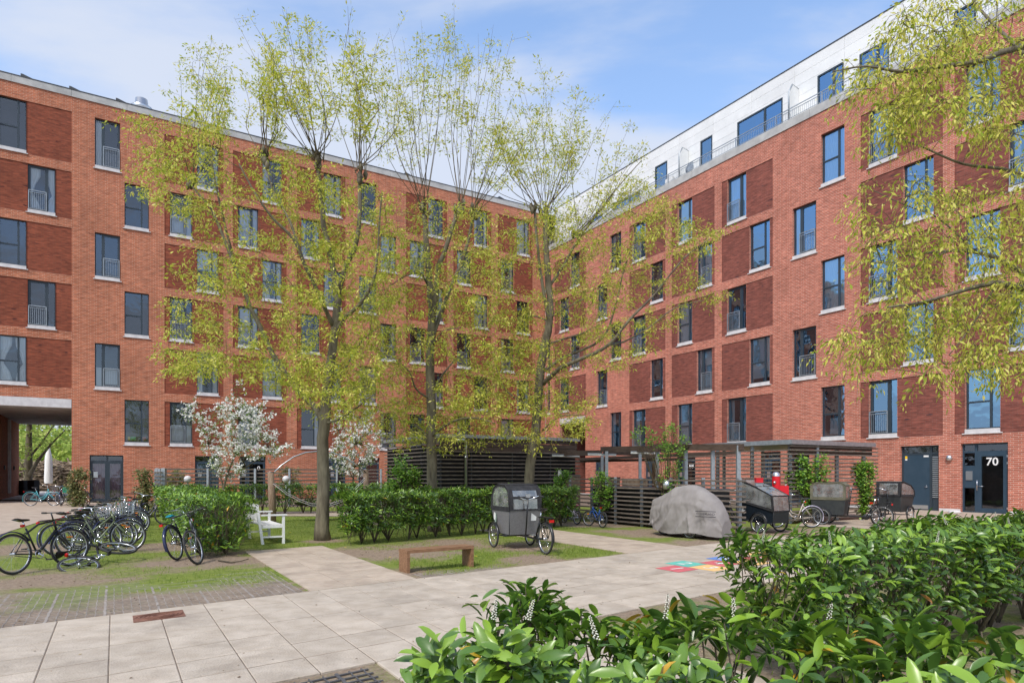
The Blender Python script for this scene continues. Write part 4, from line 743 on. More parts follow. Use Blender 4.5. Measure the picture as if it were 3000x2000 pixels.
def willow(name, label, Y0, limbs, env, nclus, per, seed, heads=(), leaf=.105, depth=2.6, shoots=26, hang=.25, catkin=.35, spread=.34):
    """limbs: (points (u,v,dY), r0, r1); env: outline polygons in photograph pixels; heads: pollard heads (u,v,dY, fan targets)"""
    rr = random.Random(seed); rs = np.random.default_rng(seed)
    foot = P(limbs[0][0][0][0], limbs[0][0][0][1], Y0); foot = Vector((foot.x, Y0, 0)); root = empty(name, label, 'tree', foot)
    nodes = []; ndir = []
    def smooth(pts, k=4):
        out = []
        for i in range(len(pts) - 1):
            p0 = pts[max(i - 1, 0)]; p1 = pts[i]; p2 = pts[i + 1]; p3 = pts[min(i + 2, len(pts) - 1)]
            for t in np.linspace(0, 1, k, endpoint=False): out.append(.5 * ((2 * p1) + (p2 - p0) * t + (2 * p0 - 5 * p1 + 4 * p2 - p3) * t * t + (3 * p1 - p0 - 3 * p2 + p3) * t ** 3))
        return out + [pts[-1]]
    for li, (pp, r0, r1) in enumerate(limbs):
        pts = [P(u, v, Y0 + d) - foot for u, v, d in pp]
        if li == 0: pts[0].z = -.03
        pts = smooth(pts); n = len(pts); rad = [r0 + (r1 - r0) * (i / (n - 1)) for i in range(n)]
        if li == 0: rad[0] *= 1.35; rad[1] *= 1.12
        pts = [p + Vector((rr.gauss(0, 1), rr.gauss(0, 1), 0)) * r * .10 for p, r in zip(pts, rad)]
        b = MB(); b.tube(pts, rad, 10 if li == 0 else 7); b.build('trunk' if li == 0 else 'limb', M['bark'], root, fix=False)
        for i, p in enumerate(pts):
            if li == 0 and i < n * .42: continue
            nodes.append(p)
    tw = MB(); LP = []; LX = []; LN = []; LS = []; LT = []
    def leaves_on(path, cnt, dens_end=True, sp=.10, droop=hang, t0=.25):
        for _ in range(cnt):
            t = t0 + (1 - t0) * (rr.random() ** .75); f = t * (len(path) - 1); i = min(int(f), len(path) - 2); p = path[i].lerp(path[i + 1], f - i); d = (path[i + 1] - path[i]).normalized()
            off = Vector((rr.gauss(0, sp), rr.gauss(0, sp), rr.gauss(0, sp * .7)))
            LP.append(p + off); x = d * .5 + off.normalized() * .8 + Vector((rr.gauss(0, .35), rr.gauss(0, .35), -droop + rr.gauss(0, .3))); LX.append(x); LN.append(Vector((rr.gauss(0, .8), rr.gauss(0, .8), 1)))
            c = rr.random() < catkin; LS.append(leaf * rr.uniform(.45, 1.35)); LT.append((.65 + .35 * rr.random()) if c else .62 * rr.random() + shade)
    xs = [p[0] for e in env for p in e[0]]; ys = [p[1] for e in env for p in e[0]]; cl = []
    tot = sum(e[1] for e in env)
    for poly, wgt in env:
        k = int(nclus * wgt / tot); px = [p[0] for p in poly]; py = [p[1] for p in poly]; c = 0
        while c < k:
            u = rr.uniform(min(px), max(px)); v = rr.uniform(min(py), max(py))
            if not inside(u, v, poly): continue
            c += 1; dd = rr.uniform(-depth, depth) * .9; w = P(u, v, Y0 + dd) - foot; cl.append(w)
    NA = [tuple(p) for p in nodes]; arr = np.array(NA); dmin = [np.min(np.linalg.norm(arr - np.array(tuple(c)), axis=1)) for c in cl]
    order = sorted(range(len(cl)), key=lambda i: dmin[i]); cap_ = len(NA) + len(cl) * 5; buf = np.zeros((cap_, 3)); buf[:len(NA)] = arr; nn = len(NA)
    for i in order:
        c = np.array(tuple(cl[i])); dv = buf[:nn] - c; dist = np.sqrt((dv ** 2).sum(1)) + np.maximum(0, dv[:, 2]) * .8; j = int(np.argmin(dist)); a = Vector(buf[j]); e = cl[i]; L_ = (e - a).length
        m1 = a.lerp(e, .5) + Vector((rr.gauss(0, .05), rr.gauss(0, .05), .10 * L_)); path = smooth([a, m1, e], 3); r = min(.014, .004 + L_ * .004)
        shade = .12 * rr.random(); tw.tube(path, [r * (1 - .65 * q / (len(path) - 1)) for q in range(len(path))], 3, cap=False)
        for q in path[2:]: buf[nn] = tuple(q); nn += 1
        # the drooping spray at the end of the twig
        for s in range(3):
            d = Vector((rr.gauss(0, 1), rr.gauss(0, 1), rr.uniform(-.7, .45))).normalized() * rr.uniform(.3, .62) * spread / .34; sp = [e, e + d * .5 + Vector((0, 0, .03)), e + d + Vector((0, 0, -hang * .3))]; tw.tube(sp, [.0035, .003, .002], 3, cap=False); leaves_on(sp, per // 3, sp=.045, t0=.05)
    for (u, v, dY, fan, cnt) in heads:
        h = P(u, v, Y0 + dY) - foot; b = MB(); b.smooth = True
        for k in range(7): q = h + Vector((rr.gauss(0, .06), rr.gauss(0, .06), rr.gauss(0, .10))); b.tube([q - Vector((0, 0, .12)), q, q + Vector((0, 0, .1))], [.03, .065, .03], 7)
        b.build('pollard_head', M['bark'], root, fix=False)
        for k in range(int(cnt * .72)):
            u1, v1 = rr.choice(fan) if rr.random() < .2 else (rr.uniform(fan[0][0], fan[-1][0]), rr.uniform(min(f[1] for f in fan), max(f[1] for f in fan) + 60)); e = P(u1 + rr.gauss(0, 38), v1 + abs(rr.gauss(0, 90)), Y0 + dY + rr.gauss(0, 1.5)) - foot; shade = .1
            mid = h.lerp(e, .35) + Vector((rr.gauss(0, .16), rr.gauss(0, .16), .1)); mid.x += (e.x - h.x) * .12; path = smooth([h + Vector((rr.gauss(0, .1), rr.gauss(0, .1), 0)), mid, h.lerp(e, .7) + Vector((rr.gauss(0, .06), rr.gauss(0, .06), 0)), e], 4)
            n = len(path); tw.tube(path, [.013 * (1 - .8 * q / (n - 1)) for q in range(n)], 4, cap=False)
            leafy = rr.random(); leaves_on(path, int(10 + 40 * leafy * leafy), sp=.05, droop=-.1, t0=.3)
            for _ in range(int(2 + leafy * 12)):
                f = rr.uniform(.3, .98) * (n - 1); q = int(f); p = path[min(q, n - 2)].lerp(path[min(q + 1, n - 1)], f - q); d = Vector((rr.gauss(0, .34), rr.gauss(0, .34), rr.uniform(-.05, .4))); leaves_on([p, p + d * .5, p + d], rr.randint(8, 40), sp=.06, droop=.0, t0=.1)
                tw.tube([p, p + d], [.003, .002], 3, cap=False)
    tag(tw.build('twigs', M['bark2'], root, fix=False), kind='stuff')
    n = len(LP); arrP = np.array([tuple(p) for p in LP]); o = scatter('crown', QUADLEAF[0], QUADLEAF[1], M['willow'], arrP, np.array([tuple(p) for p in LX]), np.array([tuple(p) for p in LN]), LS, LT, root, W=rs.uniform(.24, .40, n)); tag(o, kind='stuff'); return root
willow('willow_tree', 'tall pollarded willow with yellow green leaves on the lawn beside the white bench', 17.1,
  [([(944, 1581, 0), (946, 1400, 0), (950, 1250, 0), (958, 1150, 0), (968, 1060, 0), (986, 918, 0), (990, 864, .1)], .175, .085),
   ([(990, 868, .1), (975, 780, .2), (959, 707, .3), (947, 650, .3), (938, 560, .4), (932, 488, .4)], .085, .055),
   ([(990, 868, .1), (1010, 790, -.2), (1040, 720, -.4), (1053, 640, -.5), (1055, 525, -.5)], .075, .05),
   ([(950, 1235, 0), (920, 1190, .3), (886, 1155, .5), (810, 1056, .9), (771, 975, 1.1), (733, 895, 1.2), (690, 784, 1.4), (645, 669, 1.5), (618, 610, 1.6), (580, 567, 1.6), (537, 513, 1.8)], .095, .022),
   ([(690, 784, 1.4), (655, 640, 1.0), (628, 520, .8), (612, 400, .6)], .04, .015),
   ([(978, 960, 0), (930, 850, -.6), (890, 770, -.9), (860, 700, -1.1), (800, 640, -1.3), (748, 567, -1.4), (700, 480, -1.5)], .06, .015),
   ([(890, 770, -.9), (850, 650, -.5), (800, 560, -.3), (770, 450, -.2)], .04, .012),
   ([(980, 990, 0), (1005, 937, -.3), (1058, 887, -.6), (1093, 822, -.7), (1106, 745, -.8), (1112, 640, -.9), (1120, 560, -1)], .06, .015),
   ([(960, 1130, 0), (1010, 1080, .6), (1060, 1000, 1.0), (1120, 950, 1.3)], .04, .01), ([(952, 1240, 0), (1000, 1225, -.5), (1050, 1190, -1.0), (1100, 1150, -1.2)], .035, .01)],
  [([(365, 350), (520, 330), (700, 440), (900, 430), (1130, 560), (1160, 820), (1130, 1080), (1040, 1190), (830, 1130), (640, 1080), (500, 1100), (480, 900), (560, 700), (420, 560)], 1.0), ([(480, 1020), (640, 1000), (660, 1090), (520, 1110)], .06), ([(560, 60), (620, 100), (700, 300), (640, 420), (520, 380), (540, 200)], .05), ([(700, 1000), (1130, 1000), (1080, 1250), (820, 1180)], .22)],
  640, 66, 31, leaf=.098, heads=[(932, 470, .4, [(730, 120), (830, 10), (900, 0), (980, 90), (1020, 180)], 30), (1055, 512, -.5, [(980, 60), (1040, 0), (1120, 40), (1150, 200)], 20), (560, 540, 1.7, [(560, 120), (600, 90), (690, 200), (740, 330)], 12), (770, 460, -.2, [(700, 140), (760, 60), (860, 150)], 14)])
willow('willow_tree', 'middle pollarded willow rising straight behind the laurel hedge and bench', 19.6,
  [([(1272, 1555, 0), (1264, 1400, 0), (1262, 1200, 0), (1259, 1050, 0), (1266, 930, 0), (1262, 860, .1), (1256, 780, .1), (1248, 700, .2), (1244, 630, .2)], .165, .07),
   ([(1266, 950, 0), (1278, 860, -.2), (1282, 795, -.3), (1307, 724, -.4), (1332, 646, -.5), (1344, 606, -.5)], .085, .055),
   ([(1268, 985, 0), (1299, 898, .4), (1332, 815, .5), (1357, 757, .6), (1375, 690, .6), (1388, 630, .6)], .07, .045),
   ([(1262, 1280, 0), (1300, 1250, -.6), (1345, 1228, -1.0), (1400, 1225, -1.4), (1450, 1240, -1.6)], .045, .012), ([(1262, 1290, 0), (1225, 1250, .5), (1190, 1235, .9), (1150, 1225, 1.2)], .04, .012),
   ([(1262, 1170, 0), (1220, 1140, -.5), (1200, 1090, -.9), (1170, 1060, -1.2)], .035, .01), ([(1268, 1140, 0), (1310, 1080, .6), (1350, 1040, 1.0), (1400, 1020, 1.3)], .035, .01),
   ([(1250, 830, .1), (1230, 800, -.4), (1185, 810, -.8), (1140, 840, -1.2)], .03, .01), ([(1268, 1010, 0), (1300, 970, -.8), (1350, 960, -1.2)], .03, .01)],
  [([(1110, 620), (1250, 590), (1420, 600), (1470, 760), (1480, 960), (1500, 1150), (1400, 1280), (1150, 1290), (1060, 1200), (1060, 900), (1100, 760)], 1.0), ([(1100, 1180), (1480, 1180), (1440, 1310), (1150, 1320)], .16)],
  470, 62, 32, leaf=.098, heads=[(1243, 615, .2, [(1130, 60), (1180, 10), (1260, 20), (1300, 100)], 26), (1344, 600, -.5, [(1290, 80), (1350, 20), (1420, 60)], 14), (1388, 622, .6, [(1400, 150), (1450, 20), (1520, 30), (1500, 240)], 18)])
willow('willow_tree', 'right hand pollarded willow leaning slightly beside the grey cargo tricycle', 20.6,
  [([(1533, 1548, 0), (1552, 1400, 0), (1572, 1230, 0), (1590, 1040, 0), (1604, 973, 0), (1612, 900, 0), (1606, 832, 0), (1600, 724, 0), (1600, 640, 0)], .17, .08),
   ([(1612, 962, 0), (1593, 857, -.3), (1581, 778, -.4), (1572, 690, -.4), (1566, 610, -.4)], .055, .04),
   ([(1590, 1125, 0), (1640, 1080, -.5), (1700, 1052, -.9), (1780, 1012, -1.3), (1850, 930, -1.5), (1920, 860, -1.6), (2000, 760, -1.7), (2080, 700, -1.8)], .075, .012),
   ([(1596, 1085, 0), (1651, 1047, .5), (1763, 993, .9), (1804, 890, 1.0), (1829, 786, 1.0), (1860, 700, 1.0)], .055, .012),
   ([(1780, 1012, -1.3), (1830, 1000, -1.2), (1900, 960, -1.2), (1980, 900, -1.2), (2060, 880, -1.2)], .03, .01),
   ([(1580, 1190, 0), (1535, 1180, .5), (1473, 1130, .8), (1444, 1035, 1.0)], .04, .012), ([(1596, 1010, 0), (1660, 990, .2), (1720, 970, .6), (1790, 930, .8)], .035, .01),
   ([(1610, 930, 0), (1651, 908, -.4), (1700, 880, -.7), (1760, 860, -.9)], .03, .01), ([(1604, 940, 0), (1560, 925, .4), (1520, 945, .8), (1490, 930, 1)], .03, .01),
   ([(1610, 838, 0), (1651, 778, .5), (1688, 712, .6), (1740, 640, .7), (1800, 560, .8), (1880, 470, .9)], .05, .012), ([(1590, 1260, 0), (1640, 1220, -.5), (1700, 1215, -.8)], .03, .01)],
  [([(1440, 640), (1600, 590), (1800, 560), (1930, 500), (1990, 640), (2140, 660), (2050, 800), (2140, 870), (1960, 960), (1830, 1000), (1640, 1000), (1480, 1040), (1430, 860)], 1.0), ([(1420, 1000), (1660, 1000), (1740, 1180), (1700, 1290), (1480, 1290), (1400, 1180)], .42), ([(1700, 1020), (1900, 1010), (1800, 1100)], .05)],
  560, 62, 33, leaf=.098, heads=[(1600, 625, 0, [(1480, 300), (1560, 210), (1620, 180), (1680, 230), (1740, 330)], 32), (1566, 606, -.4, [(1430, 330), (1480, 280), (1540, 330)], 12), (1690, 690, .6, [(1740, 330), (1800, 400), (1870, 360), (1930, 440)], 14)])
willow('willow_tree', 'near willow reaching in from the right edge with yellow catkins over the facade', 8.2,
  [([(3290, 1990, 0), (3270, 1500, 0), (3240, 1100, 0), (3200, 800, 0), (3190, 500, .2), (3200, 100, .3)], .15, .09),
   ([(3215, 900, 0), (3100, 855, -.3), (3000, 845, -.5), (2920, 830, -.6), (2860, 840, -.6), (2790, 860, -.7), (2700, 885, -.8), (2600, 900, -.9)], .05, .010),
   ([(3225, 980, 0), (3100, 860, .5), (3000, 800, .7), (2930, 760, .8), (2860, 740, .8), (2780, 735, .9), (2640, 750, 1.0)], .05, .010),
   ([(3190, 520, .2), (3050, 170, .0), (2950, 150, -.2), (2870, 180, -.3), (2760, 195, -.4), (2640, 210, -.5), (2540, 195, -.5), (2440, 210, -.6)], .05, .006),
   ([(3000, 160, 0), (2900, 60, .5), (2850, 0, .8), (2810, -60, 1)], .025, .006), ([(3195, 600, .2), (3080, 560, .6), (2960, 500, .8), (2820, 480, .9), (2700, 430, .9), (2600, 395, 1)], .035, .006),
   ([(2780, 735, .9), (2700, 770, .7), (2600, 820, .5), (2520, 830, .4)], .012, .005), ([(2920, 830, -.6), (2850, 950, -.5), (2780, 1040, -.4)], .014, .005), ([(2860, 740, .8), (2750, 640, .9), (2650, 600, .9), (2520, 540, 1)], .014, .005), ([(3200, 300, .3), (3080, 30, .6), (2960, -60, .8)], .04, .01)],
  [([(2560, 60), (2720, -40), (3080, -60), (3080, 380), (2900, 420), (2760, 330), (2640, 380), (2560, 300)], .60), ([(2400, 200), (2560, 170), (2720, 220), (2800, 330), (2640, 350), (2440, 240)], .14), ([(2520, 560), (2680, 500), (2860, 560), (3080, 420), (3080, 1100), (2900, 1090), (2760, 1000), (2560, 1030), (2480, 900), (2560, 760), (2500, 690)], 1.0),
   ([(2440, 970), (2560, 960), (2600, 1100), (2480, 1100)], .07), ([(2700, 1040), (2800, 1060), (2760, 1130), (2700, 1120)], .03), ([(2880, 1080), (3050, 1040), (3050, 1130), (2950, 1130)], .04), ([(2550, 300), (2660, 300), (2690, 470), (2580, 430)], .06)],
  330, 72, 34, leaf=.070, depth=1.1, hang=.65, catkin=.5, spread=.24)
def shrub(name, label, cat, center, poly, Y0, depth, n, m, ls, seed, stemto=None, tm=LAUREL_LOW, W=.75, group=None, flowers=0, fs=.05, partname='foliage', hang=.15, clump=14, trunks=None):
    """a loose mass of leaves whose outline follows poly (photograph pixels at distance Y0)"""
    rr = random.Random(seed); rs = np.random.default_rng(seed); foot = Vector(center); root = empty(name, label, cat, foot, group=group)
    px = [p[0] for p in poly]; py = [p[1] for p in poly]; PP = []; k = 0; tw = MB(); cents = []
    while k < n:
        u = rr.uniform(min(px), max(px)); v = rr.uniform(min(py), max(py))
        if not inside(u, v, poly): continue
        c = P(u, v, Y0 + rr.uniform(-depth, depth)) - foot; 
        if noise.noise(Vector((u * .055, v * .055, seed))) + rr.gauss(0, .12) < -.12: continue
        if c.z < .03 - foot.z: continue
        cents.append(c)
        for _ in range(clump): PP.append(c + Vector((rr.gauss(0, ls * .9), rr.gauss(0, ls * .7), rr.gauss(0, ls * .8))))
        k += clump
    N_ = rs.normal(0, .5, (len(PP), 3)); N_[:, 2] += .8; X_ = rs.normal(0, 1, (len(PP), 3)); X_[:, 2] = X_[:, 2] * .4 - hang; N_[:, 1] -= .5
    o = scatter(partname, tm[0], tm[1], m, np.array([tuple(p) for p in PP]), X_, N_, rs.uniform(.6, 1.15, len(PP)) * ls, rs.random(len(PP)), root, W=np.full(len(PP), W)); tag(o, kind='stuff')
    st = trunks or [((Vector((0, 0, 0)), .02),)]
    for c in cents[::2]:
        a = Vector((c.x * .35, c.y * .3, c.z * .45)) if trunks is None else min((Vector(p) for t in trunks for p, _ in t), key=lambda p: (p - c).length + max(0, p.z - c.z)); tw.tube([a, a.lerp(c, .5) + Vector((0, 0, .04)), c], [.012, .008, .003], 3, cap=False)
    if trunks is None:
        for _ in range(5): e = rr.choice(cents); tw.tube([Vector((rr.gauss(0, .05), rr.gauss(0, .05), 0)), Vector((e.x * .3, e.y * .3, e.z * .4)), e], [.02, .015, .006], 4, cap=False)
    else:
        for t in trunks: b = MB(); b.tube([p for p, _ in t], [r for _, r in t], 8); b.build('trunk' if t is trunks[0] else 'branch', M['bark'], root, fix=False)
    tag(tw.build('twigs', M['bark2'], root, fix=False), kind='stuff')
    if flowers:
        Q = [];
        for _ in range(flowers):
            c = rr.choice(cents) + Vector((rr.gauss(0, .12), rr.gauss(0, .12), rr.gauss(.05, .10)))
            for _ in range(5): Q.append(c + Vector((rr.gauss(0, .035), rr.gauss(0, .035), rr.gauss(0, .03))))
        Nn = rs.normal(0, .6, (len(Q), 3)); Nn[:, 1] -= .7; Nn[:, 2] += .6; Xx = rs.normal(0, 1, (len(Q), 3)); s = rs.uniform(.7, 1.2, len(Q)) * fs
        o = scatter('blossom', [(-.5, -.2, 0), (-.2, -.5, .02), (.2, -.5, 0), (.5, -.2, .02), (.5, .2, 0), (.2, .5, .02), (-.2, .5, 0), (-.5, .2, .02)], [(0, 1, 2, 3, 4, 5, 6, 7)], M['blossom'], np.array([tuple(p) for p in Q]), Xx, Nn, s, rs.random(len(Q)), root); tag(o, kind='stuff')
    return root
# crab apples in blossom
def crab(label, u, v0, Y0, poly, n, fl, seed, forks, depth=1.2):
    c = P(u, v0, Y0); c.z = 0; tr = [[(P(a, b, Y0 + d) - c, r) for a, b, d, r in f] for f in forks]; tr[0][0] = (Vector((0, 0, -.02)), tr[0][0][1])
    return shrub('crab_apple_tree', label, 'tree', c, poly, Y0, depth, n, M['apple'], .085, seed, W=.7, flowers=fl, fs=.062, trunks=tr, partname='crown')
crab('small crab apple tree full of white blossom behind the left laurel hedge', 655, 1500, 27.0,
     [(535, 1200), (580, 1160), (610, 1215), (660, 1180), (705, 1110), (720, 1170), (770, 1180), (800, 1210), (780, 1250), (810, 1270), (800, 1300), (850, 1310), (840, 1340), (790, 1350), (740, 1350), (700, 1390), (680, 1400), (640, 1400), (620, 1370), (585, 1310), (590, 1260), (540, 1225)], 4200, 1000, 41,
     [[(655, 1500, 0, .06), (655, 1430, 0, .055), (665, 1390, 0, .04), (690, 1330, 0, .03), (700, 1230, 0, .015)], [(655, 1425, 0, .035), (640, 1380, .3, .03), (610, 1300, .5, .02), (580, 1220, .5, .01)], [(665, 1395, 0, .03), (720, 1370, -.3, .02), (790, 1320, -.5, .01)]])
crab('second blossoming crab apple tree seen past the nearest willow trunk', 1035, 1450, 30.5,
     [(975, 1240), (1000, 1200), (1040, 1210), (1080, 1190), (1110, 1220), (1120, 1300), (1100, 1345), (1080, 1380), (1040, 1400), (1000, 1390), (965, 1360), (960, 1340), (985, 1300)], 3400, 640, 42,
     [[(1035, 1450, 0, .05), (1035, 1370, 0, .04), (1040, 1300, 0, .02), (1050, 1220, 0, .01)], [(1035, 1400, 0, .025), (1000, 1340, .2, .02), (990, 1260, .3, .01)]])
# climbers and ivy, each rooted at its own place
M['dull'] = leafmat('dull_ivy_leaf', [(0, (.07, .10, .03)), (.6, (.16, .17, .05)), (1, (.28, .22, .09))], .6, .2)
def at(u, v): q = G(u, v); return q
shrub('ivy_pillar', 'bushy ivy column at the brick corner of the passage', 'climber', at(222, 1483), [(205, 1380), (240, 1370), (258, 1390), (250, 1480), (205, 1485), (195, 1430)], 34, .35, 2600, M['dull'], .12, 51)
shrub('ivy_pillar', 'dull green ivy on the end of the slatted screen by the leaning bicycles', 'climber', at(425, 1508), [(400, 1380), (440, 1375), (448, 1500), (420, 1512), (405, 1470)], 26.2, .35, 2400, M['dull'], .10, 52)
shrub('ivy_bush', 'ivy mound against the rails below the curtained window', 'climber', P(510, 1430, 35) * Vector((1, 1, 0)), [(485, 1425), (495, 1390), (515, 1378), (535, 1395), (540, 1425)], 34.6, .5, 1500, M['dull'], .12, 53) if False else None
for (u0, u1, vt, Yq, lab, sd_, nn_) in ((484, 540, 1378, 34, 'ivy mound on the rails left of the first globe lamp', 53, 1700), (812, 880, 1368, 36, 'ivy mound on the rails behind the second globe lamp', 54, 1700), (1240, 1290, 1420, 23.5, 'small vine tangle low on the bin shed corner', 58, 500)):
    c = P((u0 + u1) / 2, 1400, Yq); c.z = 0; shrub('ivy_mound', lab, 'climber', c, [(u0, 1440), (u0 + 6, vt + 14), ((u0 + u1) / 2, vt), (u1 - 6, vt + 10), (u1, 1440)], Yq, .4, nn_, M['dull'] if sd_ < 58 else M['ivy'], .11, sd_)
def cc(u, Yq): c = P(u, 1400, Yq); c.z = 0; return c
shrub('climbing_vine', 'fresh green vine spreading over the left end of the slatted bin shed', 'climber', cc(1190, 24.4), [(1130, 1440), (1135, 1390), (1165, 1345), (1185, 1335), (1190, 1375), (1225, 1365), (1245, 1385), (1250, 1430), (1200, 1450)], 24.6, .25, 1900, M['ivy'], .11, 55)
shrub('climbing_vine', 'tall straggling vine climbing over the pergola beam', 'climber', cc(1955, 20.4), [(1850, 1275), (1880, 1245), (1905, 1255), (1925, 1275), (1950, 1240), (1990, 1250), (2015, 1290), (2000, 1330), (1990, 1400), (1975, 1450), (1935, 1455), (1925, 1350), (1915, 1300), (1870, 1300)], 20.3, .25, 2000, M['ivy'], .07, 56)
shrub('climbing_vine', 'leafy vine over the slats in front of the bin shed, nearest the willow', 'climber', cc(1650, 23.2), [(1630, 1392), (1642, 1370), (1665, 1375), (1672, 1400), (1655, 1435), (1632, 1430)], 23.0, .15, 700, M['ivy'], .09, 57)
shrub('climbing_vine', 'narrow dark vine column on the low slatted fence above the blue bicycle', 'climber', cc(1762, 22.6), [(1735, 1400), (1750, 1380), (1785, 1385), (1795, 1430), (1780, 1490), (1750, 1495), (1742, 1450)], 22.4, .15, 1300, M['ivy'], .075, 59)
shrub('climbing_vine', 'broad bright green vine on the corner of the open slatted shed', 'climber', cc(2390, 22.7), [(2335, 1330), (2350, 1322), (2360, 1350), (2400, 1345), (2415, 1328), (2428, 1350), (2430, 1400), (2400, 1450), (2390, 1490), (2355, 1490), (2360, 1440), (2300, 1420), (2290, 1390), (2330, 1375)], 22.7, .12, 3000, M['ivy'], .10, 60)
shrub('climbing_vine', 'upright bright vine at the right end of the open slatted shed', 'climber', cc(2532, 24.6), [(2500, 1370), (2515, 1352), (2545, 1350), (2558, 1380), (2550, 1450), (2545, 1500), (2515, 1500), (2510, 1430)], 24.55, .12, 2400, M['ivy'], .10, 61)
# beyond the passage: a bare-branched tree, the wood and a heap of brushwood
def far_tree():
    c = P(82, 1470, 57); c.z = 0; tr = [[(Vector((0, 0, -.1)), .42), (P(82, 1420, 57) - c, .34), (P(84, 1330, 57) - c, .28), (P(86, 1240, 57) - c, .2), (P(80, 1160, 57) - c, .1)], [(P(82, 1400, 57) - c, .2), (P(110, 1350, 56.5) - c, .14), (P(150, 1300, 56) - c, .08), (P(190, 1260, 56) - c, .04)], [(P(82, 1390, 57) - c, .18), (P(60, 1360, 57) - c, .12), (P(30, 1320, 57) - c, .06)], [(P(84, 1340, 57) - c, .12), (P(120, 1300, 58) - c, .08), (P(160, 1240, 58) - c, .04)]]
    shrub('street_tree', 'slender tree with thin spring leaves seen through the passage', 'tree', c, [(20, 1180), (100, 1170), (215, 1230), (205, 1290), (150, 1310), (95, 1330), (60, 1400), (20, 1390)], 57, 2.5, 1500, M['wood'], .32, 71, W=.5, trunks=tr, partname='crown')
far_tree()
def wood():
    rs = np.random.default_rng(72); n = 26000; x = rs.uniform(-86, -38, n); y = rs.uniform(74, 92, n); hmax = np.array([5.6 + 3.2 * noise.noise(Vector((a * .13, 1.7, 0))) + 2.2 * noise.noise(Vector((a * .45, 5.7, 0))) for a in x]) * (1 + (y - 74) * .03); z = hmax * rs.random(n) ** .62
    o = scatter('far_wood', LAUREL_LOW[0], LAUREL_LOW[1], M['wood'], np.stack([x, y, z], 1), rs.normal(0, 1, (n, 3)), rs.normal(0, .5, (n, 3)) + np.array([.2, -.7, .8]), rs.uniform(.35, .8, n), rs.random(n), W=np.full(n, .8)); tag(o, 'pale green spring wood beyond the passage', 'wood', kind='stuff')
wood()
# ------------------------------------------------------------------ SHEDS, FENCES, PERGOLA
def slatrun(root, A, d, L_, z0, z1, step, ext=(.0, .0), m=None, h=.048, w=.075, joints=None):
    z = z0; A = Vector(A)
    while z < z1:
        cuts = [0] + (joints or []) + [1]
        for c0, c1 in zip(cuts, cuts[1:]):
            a = A + d * (L_ * c0 - (ext[0] if c0 == 0 else -.006)); b = A + d * (L_ * c1 + (ext[1] if c1 == 1 else -.006)); s = MB(); s.beam(a + Vector((0, 0, z)), b + Vector((0, 0, z)), w, h); s.build('slat', M['slat'], root, fix=False)
        z += step
def post(root, p, z1, w=.10, m=None, name='post', z0=-.05): s = MB(); s.box(p.x - w / 2, p.x + w / 2, p.y - w / 2, p.y + w / 2, z0, z1); s.build(name, m or M['steel'], root, fix=False)
# bin shed (closed)
cA = Vector((-2.53, 23.0, 0)); lA, rA, hA = 5.35, 6.0, 3.12
shA = empty('bin_shed', 'closed dark slatted bin shed with flat roof and grey downpipe behind the laurel hedge', 'shed', cA); Z0 = Vector((0, 0, 0))
slatrun(shA, Z0, DR, lA, .12, 2.9, .142, (.04, .12)); slatrun(shA, Z0, DL, rA, .12, 2.58, .142, (.04, .15), joints=[.52])
s = MB()
for z in (2.64, 2.80, 2.96): s.beam(Vector((0, 0, z)) - DL * .03, DL * rA + Vector((0, 0, z)), .05, .145)
s.build('fascia_board', M['beam'], shA)
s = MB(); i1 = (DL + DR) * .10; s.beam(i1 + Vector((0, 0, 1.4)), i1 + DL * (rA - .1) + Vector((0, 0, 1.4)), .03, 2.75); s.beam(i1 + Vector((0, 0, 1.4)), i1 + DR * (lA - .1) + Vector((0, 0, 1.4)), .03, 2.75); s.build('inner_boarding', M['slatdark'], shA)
for q in (DR * .05, DR * 1.8, DR * 3.6, DR * (lA - .05), DL * 1.2, DL * 2.95, DL * 4.7): post(shA, q + i1 * .8, 2.95, .045, M['darkmetal'])
s = MB(); c = [Vector((0, 0, 0)) - (DL + DR) * .10, DL * (rA + .1) - DR * .1, DL * (rA + .1) + DR * (lA + .1), DR * (lA + .1) - DL * .1]; s.add([(p.x, p.y, z) for z in (3.03, hA + .03) for p in c], [(0, 1, 2, 3), (4, 5, 6, 7), (0, 1, 5, 4), (1, 2, 6, 5), (2, 3, 7, 6), (3, 0, 4, 7)]); s.build('roof', M['steel'], shA)
pp = DL * .95 - DR * .12; s = MB(); s.tube([pp + DL * -.4 + Vector((0, 0, 2.93)), pp + DL * -.06 + Vector((0, 0, 2.95)), pp + Vector((0, 0, 2.88)), pp + Vector((0, 0, .05))], .05, 10); s.tube([pp + Vector((0, 0, 2.3)), pp + Vector((0, 0, 2.36))], .062, 10); s.build('downpipe', M['alu'], shA)
s = MB(); q = DL * 5.05 - DR * .06; s.beam(q + Vector((0, 0, 1.75)), q + DL * .16 + Vector((0, 0, 1.75)), .01, .24); s.build('notice', M['white'], shA)
